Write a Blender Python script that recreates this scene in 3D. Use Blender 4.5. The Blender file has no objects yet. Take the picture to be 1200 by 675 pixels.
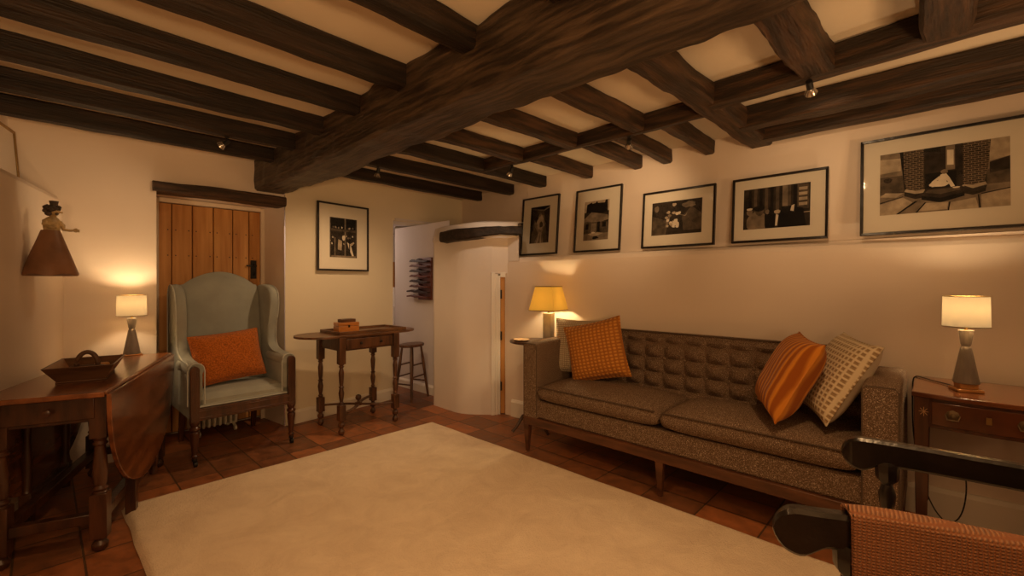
import bpy, bmesh, math, random
from mathutils import Vector, Matrix, Euler, noise
R = math.radians
random.seed(7)
C = bpy.context.scene.collection
SC = bpy.context.scene

# ------------------------------------------------------------------ camera, world, light, exposure
cam_d = bpy.data.cameras.new('camera'); cam = bpy.data.objects.new('camera', cam_d); C.objects.link(cam)
cam_d.sensor_width = 36; cam_d.lens = 525/1200*36; cam_d.shift_y = -5.5/1200; cam_d.clip_start = 0.02
cam.location = (0, 0, 1.2); cam.rotation_euler = (R(90), 0, -R(46.34))
SC.camera = cam
SC.view_settings.view_transform = 'Standard'; SC.view_settings.look = 'None'
SC.view_settings.gamma = 1; SC.view_settings.use_curve_mapping = False
SC.view_settings.exposure = 0.0
w = bpy.data.worlds.new('world'); SC.world = w; w.use_nodes = True
WBG = w.node_tree.nodes['Background']; WBG.inputs[0].default_value = (1, .56, .24, 1); WBG.inputs[1].default_value = 0.15
WARM = (1, .57, .25)
def light(kind, loc, energy, color=WARM, radius=.03, aim=None, size=70, blend=.6, parent=None, name='lamp_light'):
    d = bpy.data.lights.new(name, kind); d.energy = energy; d.color = color
    if kind == 'AREA': d.shape = 'DISK'; d.size = radius
    else: d.shadow_soft_size = radius
    if kind == 'SPOT': d.spot_size = R(size); d.spot_blend = blend
    o = bpy.data.objects.new(name, d); C.objects.link(o); o.location = loc
    if aim is not None: o.rotation_euler = (Vector(aim)-Vector(loc)).to_track_quat('-Z', 'Y').to_euler()
    return o
# unseen fill lights added behind the camera to brighten the ceiling and the room
light('SPOT', (-.35, -.7, 1.15), 115, WARM, .12, (.35, .45, 2.2), 125, .8, name='ceiling_fill_light')
light('SPOT', (1.9, -1.0, 1.15), 34, WARM, .12, (2.1, .0, 2.2), 120, .8, name='ceiling_fill_light')
light('POINT', (-.4, -1.2, 1.8), 9, WARM, .25, name='rear_fill_light')  # added soft fill, no fixture hangs here
# added downward fill out of view, without fixtures, to brighten rug and bounce
light('SPOT', (.35, 1.0, 2.08), 46, WARM, .04, (.95, 1.75, 0), 105, 1, name='spotlight_or_fill')
light('SPOT', (1.5, .15, 2.08), 40, WARM, .04, (1.75, .9, 0), 105, .9, name='spotlight_or_fill')
light('SPOT', (-.2, -.5, 2.08), 30, WARM, .04, (.3, .8, 0), 110, .9, name='spotlight_or_fill')
light('POINT', (1.6, -1.5, 1.5), 5, WARM, .2, name='rear_right_fill_light')  # one more added fill behind the camera, no lamp stands here
# kitchen light past the opening
light('POINT', (2.35, 5.2, 1.7), 9, (1, .74, .58), .12, name='kitchen_light')

# ------------------------------------------------------------------ mesh helper
class MB:
    def __init__(s): s.bm = bmesh.new(); s.mi = 0; s.mat = Matrix()
    def _v(s, p): return s.bm.verts.new(s.mat @ Vector(p))
    def _f(s, vs):
        try: f = s.bm.faces.new(vs); f.material_index = s.mi; return f
        except ValueError: return None
    def box(s, x0, x1, y0, y1, z0, z1, top=None):
        # top = (sx, sy) taper factor for the upper face about its centre
        cx, cy = (x0+x1)/2, (y0+y1)/2; v = []
        for z in (z0, z1):
            for x, y in ((x0, y0), (x1, y0), (x1, y1), (x0, y1)):
                if z == z1 and top: x = cx+(x-cx)*top[0]; y = cy+(y-cy)*top[1]
                v.append(s._v((x, y, z)))
        for q in ((3,2,1,0), (4,5,6,7), (0,1,5,4), (1,2,6,5), (2,3,7,6), (3,0,4,7)): s._f([v[i] for i in q])
        return s
    def bar(s, a, b, w, h, up=(0,0,1), w2=None, h2=None):
        a, b = Vector(a), Vector(b); t = (b-a).normalized(); r = t.cross(Vector(up)).normalized(); u = r.cross(t)
        v = []
        for p, ww, hh in ((a, w, h), (b, w2 or w, h2 or h)):
            for i, j in ((-1,-1), (1,-1), (1,1), (-1,1)): v.append(s._v(p + r*i*ww/2 + u*j*hh/2))
        for q in ((3,2,1,0), (4,5,6,7), (0,1,5,4), (1,2,6,5), (2,3,7,6), (3,0,4,7)): s._f([v[i] for i in q])
        return s
    def rings(s, rs, close=True, caps=True):
        vr = [[s._v(p) for p in r] for r in rs]; n = len(vr[0])
        for a, b in zip(vr, vr[1:]):
            for i in range(n if close else n-1): s._f([a[i], a[(i+1)%n], b[(i+1)%n], b[i]])
        if caps: s._f(list(reversed(vr[0]))); s._f(vr[-1])
        return s
    def tube(s, pts, r, seg=10, rs=None, flat=1.0):
        pts = [Vector(p) for p in pts]; out = []
        up = Vector((0,0,1))
        for i, p in enumerate(pts):
            t = (pts[min(i+1, len(pts)-1)]-pts[max(i-1, 0)]).normalized()
            if abs(t.dot(up)) > .98: a = t.cross(Vector((1,0,0))).normalized()
            else: a = t.cross(up).normalized()
            b = a.cross(t); rr = rs[i] if rs else r
            out.append([p + a*rr*math.cos(2*math.pi*k/seg) + b*rr*flat*math.sin(2*math.pi*k/seg) for k in range(seg)])
        return s.rings(out)
    def lathe(s, prof, c=(0,0,0), seg=16, sq=None):
        # prof list of (r, z)
        out = []
        for r, z in prof:
            out.append([(c[0]+r*math.cos(2*math.pi*k/seg), c[1]+r*math.sin(2*math.pi*k/seg), c[2]+z) for k in range(seg)])
        return s.rings(out)
    def prism(s, out2, d0, d1, plane='XY', inset=0):
        def P(a, b, d):
            return (a, b, d) if plane == 'XY' else (a, d, b) if plane == 'XZ' else (d, a, b)
        return s.rings([[P(a, b, d0) for a, b in out2], [P(a, b, d1) for a, b in out2]])
    def grid(s, f, nu, nv, closeu=False):
        g = [[s._v(f(i/nu, j/nv)) for i in range(nu + (0 if closeu else 1))] for j in range(nv+1)]
        for j in range(nv):
            for i in range(nu):
                i2 = (i+1) % nu if closeu else i+1
                s._f([g[j][i], g[j][i2], g[j+1][i2], g[j+1][i]])
        return s
    def poly(s, pts): s._f([s._v(p) for p in pts]); return s
    def build(s, name, mat, parent=None, bevel=0, smooth=True, sub=0, seg=2, ang=35, fixn=True, disp=0, dscale=6):
        if fixn: bmesh.ops.recalc_face_normals(s.bm, faces=s.bm.faces)
        me = bpy.data.meshes.new(name); s.bm.to_mesh(me); s.bm.free()
        for m in (mat if isinstance(mat, (list, tuple)) else [mat]): me.materials.append(m)
        if smooth:
            for p in me.polygons: p.use_smooth = True
            try: me.set_sharp_from_angle(angle=R(ang))
            except Exception: pass
        o = bpy.data.objects.new(name, me); C.objects.link(o)
        if parent: o.parent = parent
        if bevel:
            b = o.modifiers.new('bevel', 'BEVEL'); b.width = bevel; b.segments = seg; b.limit_method = 'ANGLE'; b.angle_limit = R(35)
            b.harden_normals = False
        if sub: q = o.modifiers.new('sub', 'SUBSURF'); q.levels = sub; q.render_levels = sub
        return o

def tag(o, label, cat, group=None, kind=None):
    o['label'] = label; o['category'] = cat
    if group: o['group'] = group
    if kind: o['kind'] = kind
    return o
def thing(name, label, cat, loc=(0,0,0), rz=0, group=None, rot=None):
    o = bpy.data.objects.new(name, None); C.objects.link(o); o.empty_display_size = .1
    o.location = loc; o.rotation_euler = rot if rot else (0, 0, rz)
    return tag(o, label, cat, group)
def struct(o): o['kind'] = 'structure'; return o
def copy_tree(o, parent=None):
    c = o.copy(); C.objects.link(c); c.parent = parent
    for ch in list(o.children): copy_tree(ch, c)
    return c

# ------------------------------------------------------------------ materials
def mat(name, col, rough=.6, var=0, vscale=8, bump=0, bscale=40, spec=.5, stretch=None, col2=None, coat=0, metal=0, detail=5, sheen=0, ramp=(.35,.65), bstretch=None):
    m = bpy.data.materials.new(name); m.use_nodes = True; nt = m.node_tree; N = nt.nodes; L = nt.links
    b = N['Principled BSDF']; b.inputs['Roughness'].default_value = rough; b.inputs['Metallic'].default_value = metal
    b.inputs['Specular IOR Level'].default_value = spec; b.inputs['Coat Weight'].default_value = coat; b.inputs['Coat Roughness'].default_value = .15
    b.inputs['Sheen Weight'].default_value = sheen
    b.inputs['Base Color'].default_value = (*col, 1)
    tc = N.new('ShaderNodeTexCoord')
    def mapped(st):
        mp = N.new('ShaderNodeMapping'); L.new(tc.outputs['Object'], mp.inputs[0]); mp.inputs['Scale'].default_value = st or (1,1,1); return mp.outputs[0]
    if col2 is None and var: col2 = tuple(max(0, c*(1-var)) for c in col)
    if col2:
        n = N.new('ShaderNodeTexNoise'); n.inputs['Scale'].default_value = vscale; n.inputs['Detail'].default_value = detail
        L.new(mapped(stretch), n.inputs['Vector'])
        r = N.new('ShaderNodeValToRGB'); r.color_ramp.elements[0].position = ramp[0]; r.color_ramp.elements[1].position = ramp[1]
        r.color_ramp.elements[0].color = (*col2, 1); r.color_ramp.elements[1].color = (*col, 1)
        L.new(n.outputs[0], r.inputs[0]); L.new(r.outputs[0], b.inputs['Base Color'])
    if bump:
        n2 = N.new('ShaderNodeTexNoise'); n2.inputs['Scale'].default_value = bscale; n2.inputs['Detail'].default_value = 6
        L.new(mapped(bstretch or stretch), n2.inputs['Vector'])
        bp = N.new('ShaderNodeBump'); bp.inputs['Strength'].default_value = bump; bp.inputs['Distance'].default_value = .01
        L.new(n2.outputs[0], bp.inputs['Height']); L.new(bp.outputs[0], b.inputs['Normal'])
    return m
PL = mat('plaster', (.82,.70,.59), .9, .05, 1.5, .12, 9, .2)
PLY = mat('plaster_cream', (.80,.71,.54), .9, .05, 1.5, .12, 9, .2)
PLC = mat('ceiling_plaster', (.84,.73,.57), .92, .06, 2, .12, 8, .2)
PLK = mat('plaster_cool', (.72,.66,.63), .9, .05, 2, .1, 9, .2)
SKIRT = mat('skirting_paint', (.82,.76,.66), .5)
OAK = mat('black_oak', (.045,.024,.014), .55, 0, 4, .6, 14, .4, (.6,9,9), (.012,.007,.004), detail=10, ramp=(.42,.75))
OAKY = mat('black_oak_y', (.085,.045,.022), .6, 0, 5, .6, 18, .35, (4,.6,4), (.02,.011,.007))
OAKB = mat('brown_oak', (.12,.058,.026), .55, 0, 4, .7, 14, .4, (.8,9,9), (.028,.015,.009), detail=10, ramp=(.42,.75))
OAKN = mat('brown_oak_y', (.11,.052,.024), .5, 0, 4, .7, 14, .4, (9,.7,9), (.020,.011,.006), detail=10, ramp=(.44,.78))
BEAM = mat('rough_beam', (.115,.072,.042), .5, 0, 3.5, 1.0, 9, .45, (12,.9,12), (.022,.013,.008), detail=12, ramp=(.40,.70), bstretch=(7,1,7))
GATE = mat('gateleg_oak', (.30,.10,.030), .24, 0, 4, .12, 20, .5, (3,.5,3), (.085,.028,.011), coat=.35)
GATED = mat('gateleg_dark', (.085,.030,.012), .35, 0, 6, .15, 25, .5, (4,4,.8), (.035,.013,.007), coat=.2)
MAHO = mat('mahogany', (.22,.075,.026), .2, 0, 5, .05, 20, .5, (3,.6,3), (.10,.032,.013), coat=.5)
MAHOD = mat('mahogany_leg', (.10,.034,.014), .3, 0, 6, .05, 20, .5, (4,4,.6), (.045,.016,.008), coat=.3)
SIDE = mat('side_table_oak', (.135,.055,.022), .4, 0, 8, .2, 25, .45, (4,4,.7), (.05,.021,.010), coat=.1)
SIDET = mat('side_table_top', (.19,.085,.035), .38, 0, 8, .15, 25, .45, (.7,4,4), (.08,.035,.015), coat=.1)
WALN = mat('walnut', (.13,.050,.022), .4, .5, 8, .1, 25, .4, (4,.6,4))
PINE = mat('pine_door', (.66,.34,.11), .5, 0, 3, .2, 18, .35, (7,7,.5), (.42,.17,.04), ramp=(.3,.7))
PINED = mat('door_gap', (.10,.045,.016), .7)
EBON = mat('ebonised', (.014,.009,.007), .3, 0, 14, .25, 30, .5, None, (.008,.006,.005), coat=.12)
IRON = mat('iron', (.02,.018,.016), .5, metal=.3)
BRASS = mat('brass', (.35,.22,.08), .4, metal=.9)
CHROME = mat('chrome', (.55,.5,.45), .25, metal=.9)
WHITE = mat('white_paint', (.85,.82,.78), .4)
CREAMP = mat('radiator_enamel', (.86,.80,.66), .35)
BLUEF = mat('pale_blue_fabric', (.37,.385,.345), .9, .18, 5, .35, 500, .1, sheen=.15)
PIPE = mat('piping', (.52,.54,.50), .85)
BOUC = mat('rust_boucle', (.62,.17,.025), .95, .55, 120, .9, 140, .1, sheen=.15)
GREYW = mat('grey_lamp_wood', (.25,.21,.18), .5, .35, 6, .1, 30, .3, (5,5,.8))
GREYS = mat('grey_stone', (.36,.33,.29), .6, .2, 20)
TAN = mat('tan_wood', (.55,.25,.07), .4, .25, 6, 0, 10, .4, (3,3,1))
BOXW = mat('satinwood_box', (.60,.22,.045), .3, .3, 8, 0, 10, .5, (1,5,5), coat=.3)
SKIRTM = mat('figure_skirt', (.30,.145,.075), .5, .45, 5, .3, 14, .35)
GILT = mat('figure_gilt', (.55,.38,.17), .5, .5, 25, .3, 40, .4)
FIGD = mat('figure_hair', (.075,.05,.035), .6, .5, 30, .4, 50, .4)
CABLE = mat('black_cable', (.01,.009,.008), .4)
MATT = mat('mount_card', (.74,.67,.55), .8)
TRUG = mat('trug_wood', (.13,.06,.028), .45, .5, 6, .2, 25, .4, (.8,4,4))
TRUGL = mat('trug_side', (.32,.14,.055), .45, .4, 6, .2, 25, .4, (4,.8,4))
SOAP = mat('pale_dish', (.72,.50,.30), .4)
RED = mat('dark_red_wood', (.15,.035,.015), .35, .4, 8, coat=.2)
DARKM = mat('dark_shape', (.03,.012,.008), .5)

def node_mat(name, fn, rough=.9, spec=.2):
    m = bpy.data.materials.new(name); m.use_nodes = True; nt = m.node_tree
    b = nt.nodes['Principled BSDF']; b.inputs['Roughness'].default_value = rough; b.inputs['Specular IOR Level'].default_value = spec
    tc = nt.nodes.new('ShaderNodeTexCoord'); fn(nt, nt.nodes, nt.links, b, tc); return m
def ramp(N, L, src, stops, interp='LINEAR'):
    r = N.new('ShaderNodeValToRGB'); e = r.color_ramp.elements; r.color_ramp.interpolation = interp
    while len(e) < len(stops): e.new(.5)
    for k, (p, c) in enumerate(stops): e[k].position = p; e[k].color = (*c, 1)
    L.new(src, r.inputs[0]); return r.outputs[0]
def _tiles(nt, N, L, b, tc):
    mp = N.new('ShaderNodeMapping'); mp.inputs['Rotation'].default_value = (0,0,R(90)); mp.inputs['Location'].default_value = (.02,.09,0)
    L.new(tc.outputs['Object'], mp.inputs[0])
    nz = N.new('ShaderNodeTexNoise'); nz.inputs['Scale'].default_value = 3; L.new(mp.outputs[0], nz.inputs['Vector'])
    br = N.new('ShaderNodeTexBrick'); br.offset = 0; br.inputs['Scale'].default_value = 1
    br.inputs['Brick Width'].default_value = .30; br.inputs['Row Height'].default_value = .215
    br.inputs['Mortar Size'].default_value = .005; br.inputs['Mortar Smooth'].default_value = .4; br.inputs['Bias'].default_value = 0
    br.inputs['Color1'].default_value = (.42,.15,.055,1); br.inputs['Color2'].default_value = (.20,.085,.04,1); br.inputs['Mortar'].default_value = (.10,.055,.03,1)
    L.new(mp.outputs[0], br.inputs['Vector'])
    n = N.new('ShaderNodeTexNoise'); n.inputs['Scale'].default_value = 14; n.inputs['Detail'].default_value = 6; L.new(mp.outputs[0], n.inputs['Vector'])
    c = ramp(N, L, n.outputs[0], [(.3,(.6,.6,.6)), (.7,(1.15,1.1,1.05))])
    mx = N.new('ShaderNodeMix'); mx.data_type = 'RGBA'; mx.blend_type = 'MULTIPLY'; mx.inputs['Factor'].default_value = 1
    L.new(br.outputs['Color'], mx.inputs[6]); L.new(c, mx.inputs[7]); L.new(mx.outputs[2], b.inputs['Base Color'])
    rr = ramp(N, L, n.outputs[0], [(.3,(.35,)*3), (.7,(.55,)*3)]); L.new(rr, b.inputs['Roughness'])
    ad = N.new('ShaderNodeMath'); ad.operation = 'MULTIPLY_ADD'; L.new(br.outputs['Fac'], ad.inputs[0]); ad.inputs[1].default_value = -1.2
    L.new(n.outputs[0], ad.inputs[2])
    bp = N.new('ShaderNodeBump'); bp.inputs['Strength'].default_value = .45; bp.inputs['Distance'].default_value = .006
    L.new(ad.outputs[0], bp.inputs['Height']); L.new(bp.outputs[0], b.inputs['Normal'])
TILE = node_mat('quarry_tiles', _tiles, .45, .4)
def _tweed(nt, N, L, b, tc):
    n = N.new('ShaderNodeTexNoise'); n.inputs['Scale'].default_value = 300; n.inputs['Detail'].default_value = 2; L.new(tc.outputs['Object'], n.inputs['Vector'])
    c = ramp(N, L, n.outputs[0], [(.34,(.085,.055,.036)), (.52,(.165,.105,.068)), (.62,(.25,.175,.12)), (.70,(.62,.52,.40))])
    L.new(c, b.inputs['Base Color'])
    bp = N.new('ShaderNodeBump'); bp.inputs['Strength'].default_value = .6; bp.inputs['Distance'].default_value = .003
    L.new(n.outputs[0], bp.inputs['Height']); L.new(bp.outputs[0], b.inputs['Normal'])
TWEED = node_mat('brown_tweed', _tweed, .95, .15)
def _rug(nt, N, L, b, tc):
    n = N.new('ShaderNodeTexNoise'); n.inputs['Scale'].default_value = 5; n.inputs['Detail'].default_value = 10; n.inputs['Roughness'].default_value = .7; n.inputs['Distortion'].default_value = .6; L.new(tc.outputs['Object'], n.inputs['Vector'])
    n2 = N.new('ShaderNodeTexNoise'); n2.inputs['Scale'].default_value = 160; n2.inputs['Detail'].default_value = 4; L.new(tc.outputs['Object'], n2.inputs['Vector'])
    L.new(ramp(N, L, n.outputs[0], [(.35,(.74,.60,.45)), (.65,(.86,.72,.55))]), b.inputs['Base Color'])
    m = N.new('ShaderNodeMath'); m.operation = 'MULTIPLY_ADD'; L.new(n2.outputs[0], m.inputs[0]); m.inputs[1].default_value = .35; L.new(n.outputs[0], m.inputs[2])
    bp = N.new('ShaderNodeBump'); bp.inputs['Strength'].default_value = .7; bp.inputs['Distance'].default_value = .025
    L.new(m.outputs[0], bp.inputs['Height']); L.new(bp.outputs[0], b.inputs['Normal'])
RUG = node_mat('wool_pile', _rug, 1, .05)
def weave(name, hi, lo, fx, fy, sharp=(.2,.7), axes=('X','Y'), dist=.004, strength=.9, mode='mult'):
    def f(nt, N, L, b, tc):
        ws = []
        for ax, fr in zip(axes, (fx, fy)):
            wv = N.new('ShaderNodeTexWave'); wv.bands_direction = ax; wv.inputs['Scale'].default_value = fr; wv.inputs['Distortion'].default_value = .6
            wv.inputs['Detail'].default_value = 1; wv.inputs['Detail Scale'].default_value = 1.5
            L.new(tc.outputs['Object'], wv.inputs['Vector']); ws.append(wv.outputs['Fac'])
        m = N.new('ShaderNodeMath'); m.operation = 'MULTIPLY' if mode == 'mult' else 'MAXIMUM'; L.new(ws[0], m.inputs[0]); L.new(ws[1], m.inputs[1])
        L.new(ramp(N, L, m.outputs[0], [(sharp[0], lo), (sharp[1], hi)]), b.inputs['Base Color'])
        bp = N.new('ShaderNodeBump'); bp.inputs['Strength'].default_value = strength; bp.inputs['Distance'].default_value = dist
        L.new(m.outputs[0], bp.inputs['Height']); L.new(bp.outputs[0], b.inputs['Normal'])
        b.inputs['Sheen Weight'].default_value = .1
    return node_mat(name, f, .95, .1)
GOLDW = weave('gold_waffle', (.60,.26,.05), (.36,.13,.025), 11, 14, (.05,.5))
CREAMW = weave('cream_waffle', (.66,.56,.41), (.36,.28,.18), 21, 21, (.05,.5))
NETW = weave('cream_net', (.68,.57,.40), (.34,.235,.13), 13, 13, (.5,.82), mode='max')
RIBV = weave('rust_ribbed_velvet', (.58,.22,.028), (.30,.085,.012), 9, 9, (.05,.6), axes=('X','X'), strength=1)
KNIT = weave('terracotta_knit', (.50,.235,.115), (.26,.105,.05), 42, 52, (.02,.5), axes=('Y','Z'), dist=.006, strength=1)

def shade_mat(name, col, trans, emis, glow=(1,.62,.26)):
    m = bpy.data.materials.new(name); m.use_nodes = True; nt = m.node_tree; N = nt.nodes; L = nt.links
    b = N['Principled BSDF']; out = N['Material Output']; b.inputs['Base Color'].default_value = (*col, 1); b.inputs['Roughness'].default_value = .9
    b.inputs['Emission Color'].default_value = (*glow, 1); b.inputs['Emission Strength'].default_value = emis
    t = N.new('ShaderNodeBsdfTranslucent'); t.inputs[0].default_value = (*[c*.07 for c in trans], 1)
    mx = N.new('ShaderNodeMixShader'); mx.inputs[0].default_value = .45
    L.new(b.outputs[0], mx.inputs[1]); L.new(t.outputs[0], mx.inputs[2]); L.new(mx.outputs[0], out.inputs[0])
    return m
SHADE = shade_mat('cream_lampshade', (.8,.68,.48), (.8,.62,.36), .42, (1,.66,.30))
SHADEY = shade_mat('yellow_lampshade', (.8,.5,.12), (.85,.42,.05), .55, (1,.48,.05))
BULB = bpy.data.materials.new('bulb_glass'); BULB.use_nodes = True
_n = BULB.node_tree.nodes; _l = BULB.node_tree.links
_e = _n.new('ShaderNodeEmission'); _e.inputs[0].default_value = (1,.75,.4,1); _e.inputs[1].default_value = 4
_t = _n.new('ShaderNodeBsdfTransparent'); _a = _n.new('ShaderNodeAddShader'); _l.new(_e.outputs[0], _a.inputs[0]); _l.new(_t.outputs[0], _a.inputs[1]); _l.new(_a.outputs[0], _n['Material Output'].inputs[0])
GL = bpy.data.materials.new('picture_glass'); GL.use_nodes = True
_n = GL.node_tree.nodes; _l = GL.node_tree.links
_t = _n.new('ShaderNodeBsdfTransparent'); _g = _n.new('ShaderNodeBsdfGlossy'); _g.inputs['Roughness'].default_value = .05
_m = _n.new('ShaderNodeMixShader'); _fr = _n.new('ShaderNodeFresnel'); _fr.inputs[0].default_value = 1.3
_l.new(_fr.outputs[0], _m.inputs[0]); _l.new(_t.outputs[0], _m.inputs[1]); _l.new(_g.outputs[0], _m.inputs[2]); _l.new(_m.outputs[0], _n['Material Output'].inputs[0])
TONES = [mat('sepia_%s' % n, c, .7, v, 25, 0, 10, .2) for n, c, v in
         (('black', (.012,.009,.007), .4), ('dark', (.045,.032,.022), .6), ('mid', (.13,.095,.062), .55), ('grey', (.27,.205,.14), .45), ('light', (.50,.40,.28), .35), ('bright', (.75,.65,.5), .15))]
def _brk(nt, N, L, b, tc):
    br = N.new('ShaderNodeTexBrick'); br.inputs['Scale'].default_value = 1; br.inputs['Brick Width'].default_value = .024; br.inputs['Row Height'].default_value = .0105
    br.inputs['Mortar Size'].default_value = .0012; br.inputs['Color1'].default_value = (.07,.045,.03,1); br.inputs['Color2'].default_value = (.025,.018,.012,1); br.inputs['Mortar'].default_value = (.26,.19,.12,1)
    mp = N.new('ShaderNodeMapping'); mp.inputs['Rotation'].default_value = (R(90),0,0); L.new(tc.outputs['Object'], mp.inputs[0]); L.new(mp.outputs[0], br.inputs['Vector']); L.new(br.outputs['Color'], b.inputs['Base Color'])
TONES.append(node_mat('sepia_brick', _brk, .7))

# ------------------------------------------------------------------ setting
def wob(p, s=.8, a=.012): return noise.noise(Vector(p)*s)*a
def wall_strip(mb, a, b, z0, z1, n=24, m=10, amp=.012):
    a, b = Vector((*a, 0)), Vector((*b, 0)); nr = (b-a).normalized().cross(Vector((0,0,1)))
    def f(u, v):
        p = a.lerp(b, u); p.z = z0+(z1-z0)*v
        return p + nr*wob(p, 1.3, amp)
    mb.grid(f, n, m)
Z0, ZC, ZJ = 0, 2.2, 2.1
m = MB(); m.box(-2.6, 4.6, -3.0, 6.6, -.08, 0); struct(m.build('floor', TILE, smooth=False))
m = MB()
m.grid(lambda u, v: (-2.4+6.6*u, -2.6+9*v, ZC+wob((u*6, v*8, 0), 1, .012)), 40, 50)
m.box(-2.4, 4.2, -2.6, 6.4, ZC+.02, ZC+.1); struct(m.build('ceiling', PLC, fixn=False))
# left wall: thick lower part with a ledge, thinner wall above
def LX(Y): return .083-.252*(4.02-Y)
prof = [(0,0), (0,1.66), (-.004,1.72), (-.02,1.745), (-.05,1.755), (-.20,1.765), (-.222,1.79), (-.222,2.2)]
m = MB()
def lw(u, v):
    Y = -1.3+5.36*u; k = v*(len(prof)-1); i = min(int(k), len(prof)-2); f = k-i
    dx = prof[i][0]*(1-f)+prof[i+1][0]*f; z = prof[i][1]*(1-f)+prof[i+1][1]*f
    return (LX(Y)+dx+wob((1, Y, z), 1.3, .012), Y, z)
m.grid(lw, 60, 42)
struct(m.build('wall_left', PL, fixn=False))
# far wall left of the main beam with the plank door recess
YD = 4.38
m = MB()
wall_strip(m, (-.45,4.02), (.558,4.02), 0, ZC)
wall_strip(m, (.558,4.02), (1.41,4.0), 1.86, ZC, 12, 4)
wall_strip(m, (.558,4.02), (.60,YD), 0, 1.86, 6, 8, .006)
wall_strip(m, (1.36,YD), (1.41,4.0), 0, 1.86, 6, 8, .006)
m.poly([(.558,4.02,1.86), (1.41,4.0,1.86), (1.36,YD+.02,1.87), (.60,YD+.02,1.87)])
m.box(.5, 1.45, YD+.05, YD+.1, 0, 2.0)
struct(m.build('wall_far', PL, fixn=False))
# cream wall right of the beam, its end and the header over the opening
m = MB()
wall_strip(m, (1.41,3.985), (2.52,4.12), 0, ZC, 30, 14)
wall_strip(m, (2.52,4.12), (2.54,4.40), 0, ZC, 5, 8, .003)
wall_strip(m, (2.52,4.12), (3.62,4.17), 1.855, ZC, 16, 5)
m.poly([(2.52,4.12,1.855), (3.62,4.17,1.855), (3.62,4.45,1.86), (2.54,4.40,1.86)])
struct(m.build('wall_cream', PLY, fixn=False))
# sofa wall: thick lower wall with sloping ledge, upper wall with leaning pictures
def SX(Y): return 3.18-.087*Y
def sw(u, v):
    Y = -1.9+4.78*u
    pr = [(SX(Y),0), (SX(Y),1.36), (SX(Y)+.004,1.395), (SX(Y)+.018,1.42), (SX(Y)+.045,1.435), (3.20,1.448), (3.235,1.455), (3.24,1.50), (3.24,2.2)]
    k = v*(len(pr)-1); i = min(int(k), len(pr)-2); f = k-i
    return (pr[i][0]*(1-f)+pr[i+1][0]*f+wob((3, Y, pr[i][1]), 1.2, .012), Y, pr[i][1]*(1-f)+pr[i+1][1]*f)
m = MB(); m.grid(sw, 60, 48)
def sw2(u, v): return (3.24+.25*u+wob((3, 2.88+1.3*u, 1), 1.2, .012), 2.88+1.3*u, 1.3+.9*v)
m.grid(sw2, 14, 8)
m.poly([(SX(2.88),2.88,0), (SX(2.88),2.88,1.42), (3.25,2.88,1.45), (3.25,2.88,0)])
struct(m.build('wall_right', PL, fixn=False))
# the bulging plaster mass with the splayed little doorway
def smoothpoly(pts, it=2):
    for _ in range(it):
        o = [pts[0]]
        for a, b in zip(pts, pts[1:]): o += [(a[0]*.75+b[0]*.25, a[1]*.75+b[1]*.25), (a[0]*.25+b[0]*.75, a[1]*.25+b[1]*.75)]
        pts = o+[pts[-1]]
    return pts
m = MB()
low = [(2.95,3.75), (2.70,3.66)] + smoothpoly([(2.66,3.60), (2.655,3.40), (2.65,3.19), (2.74,3.06), (2.83,2.955)], 2)
m.grid(lambda u, v: (lambda k: (low[k][0], low[k][1], 1.66*v))(min(len(low)-1, int(round(u*(len(low)-1))))), len(low)-1, 6)
m.poly([(2.83,2.955,1.29), (2.95,2.84,1.29), (2.95,2.84,1.66), (2.83,2.955,1.66)])
up = [(2.95,3.80), (2.70,3.68), (2.66,3.60)] + smoothpoly([(2.62,3.50), (2.595,3.36), (2.625,3.08), (2.78,2.86), (2.93,2.72), (3.02,2.83), (3.20,3.04)], 2)
rs = []
for k in range(13):
    t = k/12; e = .6*t+.4*t*t; r = []
    for x, y in up:
        hs = .10; e = t**1.3
        r.append((x+(3.55-x)*e, y+max(0, 3.08-y)*e, (1.61 if k == 0 else 1.715+hs*min(1, t*4)**.5*.4+hs*t*.6)+wob((x,y,1.7+t*.3),2,.015)))
    rs.append(r)
m.rings(rs, close=False, caps=False)
m.rings([[(x,y,z) for x, y in ((2.935,2.885), (2.942,2.725), (3.02,2.83), (3.20,3.04), (3.25,3.2), (2.95,3.2))] for z in (1.40,1.63)])
m.poly([(x,y,1.612) for x, y in up]+[(3.25,3.8,1.612)])
struct(m.build('wall_niche', mat('plaster_niche_cool_lit', (.80,.73,.68), .9, .05, 2, .1, 8, .2), fixn=False, ang=60))  # cooler light spilling from the kitchen is mixed into this base colour
# passage beyond: cool wall, back wall
m = MB(); wall_strip(m, (2.90,3.66), (2.90,4.70), 0, 1.85, 10, 10, .008); wall_strip(m, (2.90,4.70), (3.2,4.72), 0, 2.2, 4, 10, .008)
wall_strip(m, (1.2,5.6), (4.2,5.6), 0, 2.2, 12, 10, .008); wall_strip(m, (4.2,5.6), (4.2,4.3), 0, 2.2, 8, 8)
m.box(1.3, 4.2, 4.5, 5.6, 1.88, 1.9); m.box(2.54, 3.4, 4.1, 4.5, 1.862, 1.88)
struct(m.build('wall_passage', PLK, fixn=False))
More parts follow.
